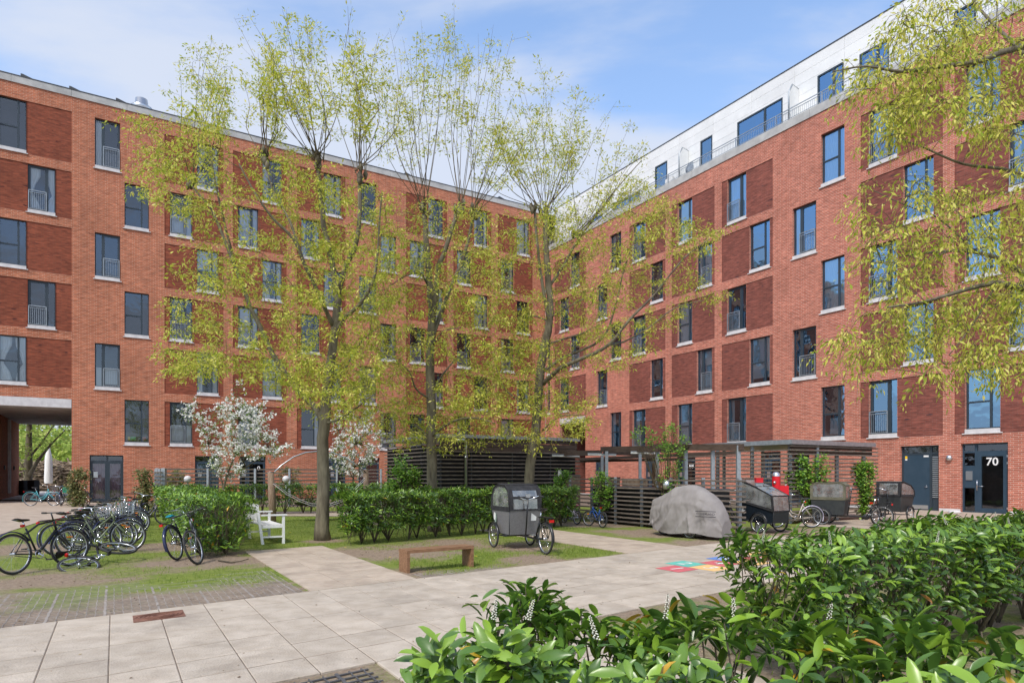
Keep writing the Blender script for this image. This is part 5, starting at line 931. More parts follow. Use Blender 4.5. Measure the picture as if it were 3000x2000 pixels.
# open shed on the right
cB = Vector((9.65, 22.5, 0)); lB, rB, hB = 4.9, 4.97, 2.92
shB = empty('slatted_shed', 'open slatted shelter with a flat grey roof in front of the right block', 'shed', cB)
slatrun(shB, Z0, DR, lB, .15, 2.65, .142, (.04, .0)); slatrun(shB, Z0, DL, rB, .15, 2.78, .142, (.04, .35))
s = MB(); c = [-(DL + DR) * .08, DL * (rB + .1) - DR * .08, DL * (rB + .1) + DR * (lB + .6), DR * (lB + .6) - DL * .08]; s.add([(p.x, p.y, z) for z in (2.76, hB) for p in c], [(0, 1, 2, 3), (4, 5, 6, 7), (0, 1, 5, 4), (1, 2, 6, 5), (2, 3, 7, 6), (3, 0, 4, 7)]); s.build('roof', M['steel'], shB)
s = MB()
for z in (2.52, 2.68): s.beam(Vector((0, 0, z)) + (DL + DR) * .07, DL * rB + Vector((0, 0, z)) + (DL + DR) * .07, .04, .15)
s.build('fascia_board', M['beam'], shB)
for q in (DR * .1 + DL * .1, DR * 1.6, DR * 3.2, DR * lB, DL * 1.5, DL * 3.1 + DR * .25, DL * 4.6 + DR * .1, DL * 2 + DR * 4.6, DL * 4.5 + DR * 4.6): post(shB, q + (DL + DR) * .08, 2.75, .11)
s = MB(); q = DL * .75 - DR * .1; s.beam(q + Vector((0, 0, 1.78)), q + DL * .16 + Vector((0, 0, 1.78)), .14, .2); s.add([(q + Vector(v)) for v in ((-.02, -.12, 1.88), (.2, .0, 1.88), (.18, .12, 1.88), (-.04, .0, 1.88), (.07, 0, 1.99))], [(0, 1, 4), (1, 2, 4), (2, 3, 4), (3, 0, 4)]); s.build('nest_box', M['postwood'], shB)
# low slatted fence and pergola
fe = Vector((6.36, 17.8, 0)); fL = 8.0
fen = empty('slatted_fence', 'low slatted fence with open rails running from the bin shed behind the covered bicycle', 'fence', fe)
slatrun(fen, Z0, DR, fL, .12, 1.66, .142, (.02, 0), joints=[.33, .66])
corner = DR * fL; slatrun(fen, corner - DR * .0, -DL, 2.75, .12, 1.66, .142, (0, .05))
for i in range(7): post(fen, DR * (.15 + i * fL / 6.1) + (DL + DR) * .09, 1.62, .09)
s = MB(); s.beam(DR * 3.4 - DL * .05 + Vector((0, 0, 1.5)), DR * 3.4 - DL * .05 + Vector((0, 0, 1.5)) + DR * .01, .01, .01); 
lamp = MB(); ml_ = Matrix.Translation(DR * 2.9 - DL * .07 + Vector((0, 0, 1.40))) @ Matrix.Rotation(math.atan2(-DL.y, -DL.x), 4, 'Z') @ Matrix.Rotation(math.pi / 2, 4, 'Y'); lamp.M = ml_; lamp.lathe([(.15, -.03), (.16, .0), (.15, .05), (.10, .10), (0, .12)], 18); lamp.build('bulkhead_lamp', M['alu'], fen)
per = empty('pergola', 'dark beamed pergola on grey steel posts with strip lights above the bin yard', 'pergola', fe)
inn_ = DL * .30
for u, v, Yq in ((2163, 1, 18.6), (2088, 1, 19.6), (2009, 1, 20.6), (1925, 1, 21.6), (1777, 1, 23.6), (1650, 1, 26.0), (1764, 1, 26.5), (1875, 1, 25.0)):
    q = P(u, 1400, Yq) - fe; q.z = 0; post(per, q, 2.55, .105)
def bm_(u0, v0, Y0_, u1, v1, Y1_, h=.20): s = MB(); s.beam(P(u0, v0, Y0_) - fe, P(u1, v1, Y1_) - fe, .09, h); s.build('beam', M['beam'], per)
bm_(2177, 1310, 18.45, 1908, 1309, 21.9); bm_(1930, 1314, 21.4, 1762, 1316, 24.0); bm_(1762, 1326, 24.1, 1590, 1328, 26.4); bm_(2160, 1325, 23.0, 1700, 1345, 29.0, .12); bm_(1900, 1318, 22, 2010, 1322, 26, .14); bm_(1770, 1326, 24, 1900, 1330, 27, .14); bm_(2010, 1344, 25, 1640, 1352, 30, .10)
for u0, v0, u1, v1, Yq in ((1617, 1336, 1698, 1337, 25.5), (1722, 1332, 1805, 1334, 24.0), (1848, 1327, 1933, 1329, 22.3)):
    a = P(u0, v0 - 1, Yq) - fe; b = P(u1, v1 - 1, Yq) - fe; s = MB(); s.tube([a, b], .035, 8); k = s.build('strip_light', M['white'], per); s = MB(); s.beam(a + Vector((0, 0, .05)), b + Vector((0, 0, .05)), .07, .03); s.build('reflector', M['steel'], k)
# lidded waste containers added in a row as the dark backing behind the fence
def bin_mesh(w, m, lid):
    b = MB(); b.prism([(-w / 2 + .04, .12), (w / 2 - .04, .12), (w / 2, 1.2), (-w / 2, 1.2)], -.36, .36, 'y'); return b
nb = 0
for k in range(7):
    q = fe + DR * (1.75 + k * .80) + DL * .62; r = empty('backing_bin', 'black wheeled waste container, number %s of the row added as dark backing behind the fence' % ['one', 'two', 'three', 'four', 'five', 'six', 'seven', 'eight', 'nine'][k], 'bin', q, math.atan2(DR.y, DR.x), group='waste containers added as dark backing')
    r['label'] = 'black lidded waste container added as dark backing behind the low slatted fence'
    bin_mesh(.84, 0, 0).build('body', M['black'], r); s = MB(); s.prism([(-.44, 1.21), (.44, 1.21), (.40, 1.29), (-.40, 1.29)], -.40, .40, 'y'); s.build('lid', M['darkmetal'], r)
    for x in (-.3, .3): s = MB(); s.M = Matrix.Translation((x, -.3, .08)) @ Matrix.Rotation(math.pi / 2, 4, 'X'); s.lathe([(0, -.03), (.08, -.03), (.08, .03), (0, .03)], 12); s.build('wheel', M['rubber'], r)
for k, (u, Yq, cc_) in enumerate(((1665, 25.6, 0), (1780, 25.0, 0), (1860, 24.4, 0))):
    q = P(u, 1400, Yq); q.z = 0; r = empty('crate_stack', ['beige crate on the bin yard behind the first vine', 'beige crate on the bin yard under the middle strip light', 'beige crate on the bin yard beside the fence lamp'][k], 'crate', q, -.8); s = MB(); s.box(-.4, .4, -.25, .25, 0, 1.62 - .05 * k); s.build('box', M['postwood'], r); s = MB(); s.box(-.42, .42, -.27, .27, 1.62 - .05 * k, 1.66 - .05 * k); s.build('lid', M['slat'], r)
# red collection tube with a grey dome, and a red box
r = empty('collection_tube', 'red recycling tube with a silver domed top on the shed wall', 'recycling bin', cc(2274, 20.7)); s = MB(); s.lathe([(.10, 0), (.12, .02), (.12, 1.55), (.118, 1.56)], 16); 
s = MB(); s.lathe([(.125, 1.22), (.125, 1.66)], 18); s.build('tube', plain('signal_red', (.62, .01, .02), .35), r); s = MB(); s.lathe([(.13, 1.66), (.12, 1.74), (.07, 1.79), (0, 1.80)], 18); s.build('dome', M['alu'], r); s = MB(); s.box(-.02, .36, -.1, .1, .98, 1.36); s.build('box', M['signal_red'], r); s = MB(); s.tube([(.0, .14, 0), (.0, .14, 1.7)], .03, 8); s.tube([(.36, .14, 0), (.36, .14, 1.4)], .03, 8); s.build('post', M['steel'], r)
s = MB(); s.M = Matrix.Translation((-.09, -.10, 1.46)) @ Matrix.Rotation(math.pi / 2, 4, 'X') ; s.lathe([(0, .0), (.045, .0), (.05, .015), (0, .02)], 14); s.build('slot_ring', M['alu'], r)
r = empty('red_box', 'small red box on top of the fence behind the black cargo tricycle', 'box', P(2223, 1413, 19.4)); s = MB(); s.box(-.10, .10, -.08, .08, 0, .12); s.build('body', M['signal_red'], r); s = MB(); s.box(-.11, .11, -.09, .09, .12, .14); s.build('lid', M['signal_red'], r)
s = MB(); s.box(-.1, .1, -.05, .05, -1.48, 0); s.build('post', M['steel'], r)
# horizontal rail fence before the left block, and the slatted end screen
f0 = Vector((-16.9, 31.0, 0)); rf = empty('rail_fence', 'brown horizontal rail fence on grey posts in front of the left block', 'fence', f0)
for i in range(5): s = MB(); z = 1.95 - i * .19; s.beam(Vector((0, 0, z)), DL * 11.2 + Vector((0, 0, z)), .05, .07); s.build('rail', M['slat'], rf, fix=False)
for t in (0, 2.2, 4.4, 6.1, 8.6, 11.1): post(rf, DL * t - INL * .06, 2.0, .10)
f1 = Vector((-14.15, 26.2, 0)); sf = empty('slatted_screen', 'tall slatted timber screen end beside the leaning bicycles', 'fence', f1)
slatrun(sf, Z0, DR, 5.2, .15, 1.95, .165, (.28, 0), w=.10); post(sf, DL * .12, 1.96, .16); post(sf, DR * 2.6 + DL * .1, 1.96, .12); post(sf, DR * 5.1 + DL * .1, 1.96, .12)
# globe lamps
for u, Yq, lab in ((550, 28.0, 'white globe lamp behind the left laurel hedge'), (838, 31.5, 'white globe lamp between the hammock posts')):
    q = P(u, 1403, Yq); z = q.z; q.z = 0; r = empty('globe_lamp', lab, 'lamp', q); s = MB(); s.tube([(0, 0, 0), (0, 0, z - .1)], .035, 8); s.build('post', M['steel'], r); s = MB(); rad = 10.5 / FOC * Yq
    s.lathe([(rad * math.cos(a), z + rad * math.sin(a)) for a in np.linspace(-math.pi / 2, math.pi / 2, 12)], 20); s.build('globe', M['sillm'], r); s = MB(); s.lathe([(rad * 1.02, z - .012), (rad * 1.05, z), (rad * 1.02, z + .012)], 20); s.build('band', M['alu'], r)
# hammock between round posts under a steel arch
hm = empty('hammock_frame', 'rope hammock slung between two round timber posts below a steel arch', 'hammock', G(797, 1530))
hp = hm.location; qL = Vector((0, 0, 0)); qR = P(1075, 1400, 25.2) - hp; qR.z = 0
for q, hh in ((qL, 1.80), (qR, 1.90)): s = MB(); s.tube([q + Vector((.03, 0, -.1)), q + Vector((0, 0, .8)), q + Vector((-.05, 0, hh))], [.125, .12, .105], 14); s.build('post', M['postwood'], hm); s = MB(); s.lathe([(.11, hh), (.115, hh + .01), (.0, hh + .02)], 14, q + Vector((-.05, 0, 0))); s.build('cap', M['steel'], hm)
a = P(792, 1394, 23.2) - hp; b = P(1072, 1381, 25.1) - hp; pts = [P(u, v, 23.2 + (u - 792) / 280 * 1.9) - hp for u, v in ((792, 1394), (825, 1362), (860, 1338), (895, 1325), (935, 1321), (975, 1326), (1010, 1340), (1040, 1359), (1072, 1383))]; s = MB(); s.tube(pts, .024, 8); s.build('arch', M['alu'], hm)
for sgn in (0, 1):
    pts = [P(u, v + sgn * 6, 23.4 + (u - 792) / 280 * 1.6 - sgn * .5) - hp for u, v in ((800, 1410), (840, 1442), (880, 1463), (910, 1474), (960, 1477), (1000, 1464), (1040, 1428), (1070, 1398))]; s = MB(); s.tube(pts, .010, 6); s.build('rope', M['sillm'], hm)
s = MB(); s.add([P(u, v, Yq) - hp for u, v, Yq in ((862, 1470, 23.6), (910, 1476, 23.6), (960, 1479, 23.9), (1000, 1468, 24.1), (1003, 1474, 24.8), (960, 1484, 24.7), (910, 1482, 24.5), (864, 1477, 24.4))], [(0, 1, 6, 7), (1, 2, 5, 6), (2, 3, 4, 5)]); s.build('sling', M['blackcloth'], hm)
s = MB()
for i in range(12): u = 845 + i * 12; s.tube([P(u, 1474 + 3 * math.sin(i), 24) - hp, P(u + 8, 1487 + 7 * math.sin(i * .8) ** 2, 24) - hp, P(u + 18, 1478, 24) - hp], .012, 4)
s.build('netting', M['black'], hm)
# closed parasol, planters and brushwood heap beyond the passage
q = P(142, 1460, 62); q.z = 0; r = empty('closed_parasol', 'closed white parasol standing beyond the passage', 'parasol', q); s = MB(); s.tube([(0, 0, 0), (0, 0, 4.4)], .05, 8); s.build('pole', M['postwood'], r); s = MB(); s.smooth = True; s.lathe([(.30, .8), (.36, 1.0), (.30, 3.2), (.12, 4.2), (0, 4.35)], 9); s.build('canopy', M['curtain'], r)
rs_ = np.random.default_rng(5); n = 5000; o = scatter('brushwood', [(-.5, -.02, 0), (.5, -.02, .02), (.5, .02, 0), (-.5, .02, .02)], [(0, 1, 2, 3)], mat('dry_brushwood', (.20, .15, .10), (.36, .29, .22), 3, .9), np.stack([rs_.uniform(-60, -36, n), rs_.uniform(63, 66, n), rs_.uniform(0, 2.9, n)], 1), rs_.normal(0, 1, (n, 3)) * np.array([1, .4, .3]), rs_.normal(0, 1, (n, 3)), rs_.uniform(.6, 1.8, n), rs_.random(n), W=np.full(n, 2.0)); tag(o, 'heap of dry brushwood behind the bicycles past the passage', 'brushwood', kind='stuff')
for i, (u0, u1) in enumerate(((62, 78), (88, 108))): q = P((u0 + u1) / 2, 1460, 52); q.z = 0; r = empty('planter', ['black slatted planter left of the far tree', 'black slatted planter right of the far tree'][i], 'planter', q); w = (u1 - u0) / FOC * 52; [MB().box(-w / 2 + j * w / 6 + .01, -w / 2 + (j + 1) * w / 6 - .01, -.3, .3, 0, 1.2).build('board', M['slatdark'], r) for j in range(6)]
# ------------------------------------------------------------------ BENCHES
b0 = G(1193, 1678.5); ax = (G(1388, 1660) - b0); ln = ax.length; bn = empty('wooden_bench', 'plain brown hardwood bench without a back on the worn grass', 'bench', b0, math.atan2(ax.y, ax.x))
MB().box(0, .055, 0, .34, -.01, .345).build('leg', M['benchwood'], bn); MB().box(ln - .055, ln, 0, .34, -.01, .345).build('leg', M['benchwood'], bn); MB().box(-.004, ln + .004, -.004, .344, .346, .40).build('seat', M['benchwood'], bn)
w0 = G(834, 1591); wb = empty('garden_bench', 'white painted wooden garden bench with slatted seat on the lawn', 'bench', w0, math.atan2(DR.y, DR.x))   # x along the bench, y (to the left) towards its back
def wpart(n, *a): MB().box(*a).build(n, M['white'], wb)
Lw = 1.75
for x in (0, Lw): wpart('leg', x - .03, x + .03, 0, .06, -.01, .70)
for x in (0, Lw):
    s = MB(); s.beam((x, .52, -.01), (x, .66, 1.0), .06, .06, (1, 0, 0)); s.build('leg', M['white'], wb); wpart('armrest', x - .045, x + .045, -.05, .56, .70, .735); wpart('side_rail', x - .02, x + .02, .06, .52, .16, .20); wpart('seat_rail', x - .025, x + .025, .06, .54, .40, .445)
wpart('front_rail', .03, Lw - .03, .0, .03, .40, .445)
for i in range(6): wpart('seat_slat', -.02, Lw + .02, .01 + i * .088, .082 + i * .088, .447, .467)
s = MB(); s.beam((.03, .655, .95), (Lw - .03, .655, .95), .04, .08); s.beam((.03, .60, .58), (Lw - .03, .60, .58), .03, .05); s.build('back_rail', M['white'], wb)
for i in range(13): s = MB(); x = .12 + i * (Lw - .24) / 12; s.beam((x, .60, .60), (x, .65, .92), .05, .018, (1, 0, 0)); s.build('back_slat', M['white'], wb)
# ------------------------------------------------------------------ BICYCLES
def ring(b, c, r, t, n=28, k=6, axis='y'):
    pts = [Vector(c) + (Vector((math.cos(a), 0, math.sin(a))) if axis == 'y' else Vector((0, math.cos(a), math.sin(a)))) * r for a in (2 * math.pi * i / n for i in range(n))]; b.tube(pts, t, k, closed=True)
def wheel(root, c, r, Mx=None, tyre='rubber', rimc='alu', fat=.022, name='wheel', spokes=18):
    T = Matrix.Translation(c) if Mx is None else Mx @ Matrix.Translation(c); b = MB(); ring(b, (0, 0, 0), r - fat * 2.1, .011, 28, 5); b.M = Matrix.Rotation(math.pi / 2, 4, 'X'); b.lathe([(0, -.05), (.022, -.045), (.022, .045), (0, .05)], 10); b.M = None; w = b.build(name, M[rimc], root, T, fix=False)
    b = MB(); ring(b, (0, 0, 0), r - fat, fat, 30, 7); b.build('tyre', M[tyre], w, fix=False)
    b = MB()
    for i in range(spokes): a = 2 * math.pi * i / spokes; sgn = 1 if i % 2 else -1; a2 = a + .25 * (1 if i % 4 < 2 else -1); b.tube([(.02 * math.cos(a2), .03 * sgn, .02 * math.sin(a2)), ((r - fat * 2.2) * math.cos(a), 0, (r - fat * 2.2) * math.sin(a))], .0016, 3, cap=False)
    b.build('spokes', M['chrome'], w, fix=False); return w
def saddle(root, p, m='black', s=1.0, d=(1, 0, 0), Mx=None):
    b = MB(); b.smooth = True; p = Vector(p); prof = [(-.14, .075, .012), (-.11, .085, .025), (-.04, .065, .028), (.04, .030, .024), (.12, .018, .015), (.14, .008, .005)]; n = 10; vv = []
    for x, w, h in prof:
        for j in range(n): a = 2 * math.pi * j / n; vv.append(p + Vector((x * s, w * s * math.cos(a), h * s * math.sin(a) + (.02 * s if x < -.1 else 0))))
    b.add(vv, [(i * n + j, i * n + (j + 1) % n, (i + 1) * n + (j + 1) % n, (i + 1) * n + j) for i in range(5) for j in range(n)] + [tuple(range(n)), tuple(range(5 * n, 6 * n))]); return b.build('saddle', M[m], root, fix=False)
def fender(root, c, r, a0, a1, m, Mx=None):
    b = MB(); b.smooth = True; n = 14; vv = []
    for i in range(n + 1):
        a = math.radians(a0 + (a1 - a0) * i / n)
        for y, dr in ((-.028, 0), (-.018, .014), (.018, .014), (.028, 0)): vv.append((c[0] + (r + .022 + dr) * math.cos(a), y, c[2] + (r + .022 + dr) * math.sin(a)))
    b.add(vv, [(i * 4 + j, i * 4 + j + 1, i * 4 + j + 5, i * 4 + j + 4) for i in range(n) for j in range(3)]); return b.build('mudguard', M[m], root, Mx, fix=False)
def place(px, py, hx, hy, lean=0.0, pitch=0.0, z=0.0): return Matrix.Translation((px, py, z)) @ Matrix.Rotation(math.atan2(hy, hx), 4, 'Z') @ Matrix.Rotation(-math.radians(pitch), 4, 'Y') @ Matrix.Rotation(math.radians(lean), 4, 'X')
def bicycle(label, mx, frame='black', style='diamond', r=.345, sc=1.0, bars='flat', steer=0.0, mud=None, rack=True, basket=False, seatm='black', light=True, name='bicycle', group=None, rimc='alu', seat=True, rear=True):
    root = empty(name, label, 'bicycle', matrix=mx, group=group); L_ = 1.06 * sc; R = Vector((0, 0, r)); Fw = Vector((L_, 0, r)); BB = Vector((.44 * sc, 0, .29 * sc)); ST = Vector((.27 * sc, 0, .74 * sc)); HT = Vector((.80 * sc, 0, .84 * sc)); HB = Vector((.84 * sc, 0, .68 * sc)); fr = M[frame]; t = .017 if sc > .8 else .016
    S_ = Matrix.Translation(HB) @ Matrix.Rotation(math.radians(-16), 4, 'Y') @ Matrix.Rotation(math.radians(steer), 4, 'Z') @ Matrix.Rotation(math.radians(16), 4, 'Y') @ Matrix.Translation(-HB)
    b = MB(); b.tube([BB, ST], t, 8); b.tube([HT, HB], t * 1.25, 8)
    if style == 'diamond': b.tube([ST + Vector((.01, 0, -.03)), HT - Vector((0, 0, .03))], t, 8); b.tube([BB, HB], t * 1.15, 8)
    elif style == 'arched': b.tube([ST - Vector((0, 0, .08)), Vector((.5 * sc, 0, .80 * sc)), HT - Vector((.03, 0, .0))], t * 1.1, 8); b.tube([BB, HB], t * 1.6, 8)
    elif style == 'mixte': b.tube([Vector((.36 * sc, 0, .50 * sc)), HT - Vector((0, 0, .05))], t, 8); b.tube([BB, HB], t * 1.1, 8)
    else: b.tube([BB, Vector((.62 * sc, 0, .36 * sc)), HB], t * 1.3, 8); b.tube([BB + Vector((-.03, 0, .12)), Vector((.60 * sc, 0, .46 * sc)), HT - Vector((0, 0, .08))], t, 8)
    for y in (-.05, .05): b.tube([BB + Vector((0, y * .5, 0)), R + Vector((0, y * 1.2, 0))], .009, 6); b.tube([ST + Vector((0, y * .4, -.06)), R + Vector((0, y * 1.2, 0))], .008, 6)
    b.build('frame', fr, root, fix=False)
    if rear: wheel(root, R, r, rimc=rimc)
    wheel(root, Fw, r, S_, rimc=rimc)
    b = MB(); crown = HB + (HB - HT) * .3
    for y in (-.055, .055): b.tube([crown + Vector((0, y, 0)), crown.lerp(Fw, .6) + Vector((0, y, 0)), Fw + Vector((0, y, 0))], [.014, .012, .009], 6)
    b.beam(crown - Vector((0, .07, 0)), crown + Vector((0, .07, 0)), .03, .03); b.build('fork', fr, root, S_, fix=False)
    b = MB(); top = HT + (HT - HB) * .9; b.mi = 0; b.tube([HT, top], .013, 8)
    if bars == 'flat': b.tube([top + Vector((.03, -.31 * sc, .0)), top + Vector((.06, 0, 0)), top + Vector((.03, .31 * sc, 0))], .011, 6); g_ = [(top + Vector((.03, s_ * .20 * sc, 0)), top + Vector((.03, s_ * .33 * sc, 0))) for s_ in (-1, 1)]
    else: b.tube([top + Vector((-.20, -.29, .05)), top + Vector((-.02, -.26, .07)), top + Vector((.07, -.13, .05)), top + Vector((.06, 0, .0)), top + Vector((.07, .13, .05)), top + Vector((-.02, .26, .07)), top + Vector((-.20, .29, .05))], .012, 6); g_ = [(top + Vector((-.08, s_ * .275, .06)), top + Vector((-.22, s_ * .295, .05))) for s_ in (-1, 1)]
    hb = b.build('handlebar', M['chrome'] if bars != 'flat' else M['black'], root, S_, fix=False)
    for p, q in g_: b = MB(); b.tube([p, q], .017, 8); b.build('grip', M['rubber'], hb, fix=False)
    if seat: b = MB(); sp = ST + (ST - BB).normalized() * .14 * sc; b.tube([ST, sp], .013, 8); b.build('seat_post', M['chrome'], root, fix=False); saddle(root, sp + Vector((.0, 0, .02)), seatm)
    b = MB(); b.M = Matrix.Translation(BB) @ Matrix.Rotation(math.pi / 2, 4, 'X'); b.lathe([(.07, .045), (.085, .045), (.085, .05), (.07, .05), (.07, .045)], 20); b.lathe([(0, .04), (.03, .045), (.03, .05), (0, .052)], 12); b.M = None
    b.tube([BB - Vector((0, .06, 0)), BB + Vector((.12, -.07, -.11)) * sc], .009, 6); b.tube([BB + Vector((0, .06, 0)), BB + Vector((-.12, .07, .11)) * sc], .009, 6); ck = b.build('crankset', M['chrome'], root, fix=False)
    for c, s_ in ((BB + Vector((.12, -.07, -.11)) * sc, -1), (BB + Vector((-.12, .07, .11)) * sc, 1)): b = MB(); b.box(c.x - .04, c.x + .04, min(c.y, c.y + s_ * .09), max(c.y, c.y + s_ * .09), c.z - .012, c.z + .012); b.build('pedal', M['rubber'], ck, fix=False)
    b = MB(); b.beam(BB + Vector((0, -.05, .075)), R + Vector((0, -.05, .035)), .008, .016); b.beam(BB + Vector((0, -.05, -.075)), R + Vector((0, -.05, -.035)), .008, .012); b.build('chain', M['darkmetal'], root, fix=False)
    if mud: fender(root, R, r, -10 if False else 30, 200, mud); fender(root, Fw, r, 10, 165, mud, S_)
    if rack: b = MB(); z = 2 * r + .07; b.tube([(ST.x - .04, -.05, z + .02), (-.28, -.06, z), (-.30, 0, z), (-.28, .06, z), (ST.x - .04, .05, z + .02)], .007, 5); b.tube([(ST.x - .1, 0, z + .01), (-.28, 0, z)], .005, 4); b.tube([(-.15, -.06, z), (0, -.07, r)], .005, 4); b.tube([(-.15, .06, z), (0, .07, r)], .005, 4); b.build('carrier', M['black'], root, fix=False)
    if light: b = MB(); q_ = Vector((-.32, 0, 2 * r + .035)) if rack else ST + Vector((-.06, 0, .06)); b.box(q_.x - .02, q_.x + .02, -.03, .03, q_.z - .022, q_.z + .022); b.build('tail_light', plain('tail_red', (.55, .01, .01), .25), root, fix=False)
    b = MB(); a = Fw + Vector((0, .0, r * .55)); b.box(a.x - .05, a.x + .05, -.012, .012, a.z - .012, a.z + .012); b.build('reflector', plain('amber', (.85, .25, .02), .3), root, S_, fix=False)
    if basket:
        b = MB(); c = Fw + Vector((.02, 0, r + .24)); 
        for z, k in ((-.12, .8), (-.04, .9), (.04, .95), (.12, 1)): b.tube([c + Vector((-.14 * k, -.18 * k, z)), c + Vector((.14 * k, -.18 * k, z)), c + Vector((.14 * k, .18 * k, z)), c + Vector((-.14 * k, .18 * k, z))], .004, 4, closed=True)
        for i in range(7):
            y = -.18 + i * .06
            for x in (-.14, .14): b.tube([c + Vector((x * .8, y * .8, -.12)), c + Vector((x, y, .12))], .003, 3, cap=False)
        for i in range(5):
            x = -.14 + i * .07
            for y in (-.18, .18): b.tube([c + Vector((x * .8, y * .8, -.12)), c + Vector((x, y, .12))], .003, 3, cap=False)
            b.tube([c + Vector((x * .8, -.144, -.12)), c + Vector((x * .8, .144, -.12))], .003, 3, cap=False)
        b.build('basket', M['chrome'], root, S_, fix=False)
    return root
M['olive'] = mat('olive_frame_paint', (.16, .19, .11), None, rough=.3); M['teal'] = mat('turquoise_frame_paint', (.08, .38, .42), None, rough=.35); M['cream'] = mat('cream_frame_paint', (.52, .45, .38), None, rough=.35); M['kidblue'] = mat('blue_frame_paint', (.03, .10, .34), None, rough=.3); M['kidwhite'] = mat('pale_frame_paint', (.62, .58, .70), None, rough=.3)
M['yellow'] = mat('yellow_frame_paint', (.70, .36, .02), None, rough=.3); M['bluemud'] = mat('blue_black_mudguard', (.02, .025, .07), None, rough=.12); M['aqua'] = mat('aqua_saddle_cover', (.0, .30, .42), None, rough=.6); M['brownsad'] = mat('brown_saddle', (.08, .035, .03), None, rough=.5); M['greyf'] = mat('grey_frame_paint', (.10, .11, .12), None, rough=.3, metal=.4); M['pink'] = mat('pink_plastic', (.6, .1, .3), None, rough=.4)
bicycle('black bicycle with straight bars and red saddle light, nearest at the left edge', place(-8.60, 11.25, .22, 1.0, -6), 'black', 'arched', .355, 1.04, 'flat', -14, 'bluemud', False)
bicycle('olive green bicycle with wire basket in front of the tangled row', place(-9.02, 13.45, .52, .95, -12), 'olive', 'mixte', .365, 1.05, 'swept', -22, 'bluemud', True, True, 'black')
bicycle('bicycle with brown saddle and blue mudguards leaning behind the olive one', place(-9.55, 13.75, .50, .95, -16), 'black', 'low', .355, 1.03, 'swept', 12, 'bluemud', True, True, 'brownsad')
bicycle('dark bicycle with narrow silver bars, third in the tangled row', place(-9.75, 14.6, .62, .85, -14), 'black', 'diamond', .35, 1.0, 'swept', 18, None, True, False, 'black')
bicycle('grey bicycle with wire basket, fourth in the tangled row', place(-10.2, 15.4, .66, .8, -12), 'greyf', 'low', .35, 1.0, 'swept', -12, 'bluemud', True, True, 'black')
bicycle('black bicycle with upright bars, fifth in the tangled row', place(-11.2, 17.0, .8, .7, -10), 'black', 'low', .35, 1.0, 'swept', 15, 'bluemud', True, False, 'black')
bicycle('dark bicycle with tall silver bars, farthest in the tangled row', place(-12.3, 19.2, .8, .6, -8), 'black', 'diamond', .35, 1.0, 'swept', -10, 'bluemud', True, False, 'black')
bicycle('dark bicycle parked behind the row facing the screen', place(-12.7, 21.6, .85, .5, -6), 'greyf', 'low', .35, 1.0, 'swept', 10, 'bluemud', True, False, 'black')
bicycle('black bicycle lying flat on the grass in front of the row', Matrix.Translation((-7.95, 11.95, .06)) @ Matrix.Rotation(math.atan2(1.0, .14), 4, 'Z') @ Matrix.Rotation(math.radians(-13), 4, 'Y') @ Matrix.Rotation(math.radians(-73), 4, 'X') @ Matrix.Translation((0, 0, -.34)), 'black', 'diamond', .34, .95, 'flat', 8, None, False)
bicycle('black bicycle with grey basket squeezed between the third and fourth of the row', place(-9.95, 15.0, .5, .9, -20), 'black', 'low', .35, 1.0, 'swept', 20, 'bluemud', True, True, 'black')
bicycle('dark mixte bicycle with silver bars behind the fifth of the row', place(-11.6, 18.1, .7, .7, -12), 'greyf', 'mixte', .35, 1.0, 'swept', -16, 'bluemud', True, False, 'brownsad')
bicycle('mountain bicycle with green details leaning on the slatted screen', place(-13.35, 22.3, -.45, 1.4, 12), 'black', 'diamond', .36, 1.05, 'flat', 24, None, False)
bicycle('dark bicycle half hidden beside the mountain bicycle at the screen', place(-12.9, 21.9, -.25, 1.3, 10), 'black', 'low', .35, 1.0, 'swept', -8, 'bluemud')
bicycle('turquoise ladies bicycle standing in the passage mouth', place(-25.8, 34.9, 1, .12, 3), 'teal', 'low', .37, 1.1, 'swept', 0, 'teal', True, True)
bicycle('black bicycle with front crate right of the turquoise one', place(-24.6, 35.6, .5, -.8, 4), 'black', 'low', .37, 1.05, 'swept', 0, 'bluemud')
bicycle('dark bicycle behind the turquoise one in the passage', place(-25.2, 36.3, .9, -.2, 4), 'black', 'low', .36, 1.0, 'swept', 0, 'bluemud', True, True)
bicycle('dark bicycle farthest right in the passage mouth', place(-24.2, 36.6, .6, -.5, 4), 'black', 'diamond', .36, 1.0, 'swept', 0, 'bluemud')
r = empty('bicycle_crate', 'green plastic crate on a bicycle in the passage mouth', 'crate', P(201, 1442, 35.0)); MB().box(-.22, .22, -.15, .15, 0, .025).build('crate_floor', plain('crate_green', (.0, .16, .09), .5), r)
for a in ((-.22, .22, -.15, -.13), (-.22, .22, .13, .15), (-.22, -.2, -.13, .13), (.2, .22, -.13, .13)): MB().box(*a, .026, .30).build('side', M['crate_green'], r)
bicycle('black bicycle with turquoise saddle cover leaning into the left hedge', place(-6.72, 13.1, -.05, 1.0, -14), 'black', 'low', .355, 1.0, 'swept', 10, 'bluemud', True, True, 'aqua')
bicycle('grey mountain bicycle with straight bars and yellow lettering by the left hedge', place(-6.45, 13.55, .42, -.95, 13), 'greyf', 'diamond', .35, 1.02, 'flat', -22, None, False, False)
bicycle('small yellow childs bicycle between the hedge bicycles', place(-7.6, 16.6, -1.0, .15, 8), 'yellow', 'low', .25, .72, 'flat', 5, 'bluemud', False)
bicycle('small dark childs bicycle with blue and red parts at the hedge', place(-8.2, 17.6, -1.0, -.1, 6), 'black', 'low', .26, .74, 'flat', 0, None, False, seatm='kidblue')
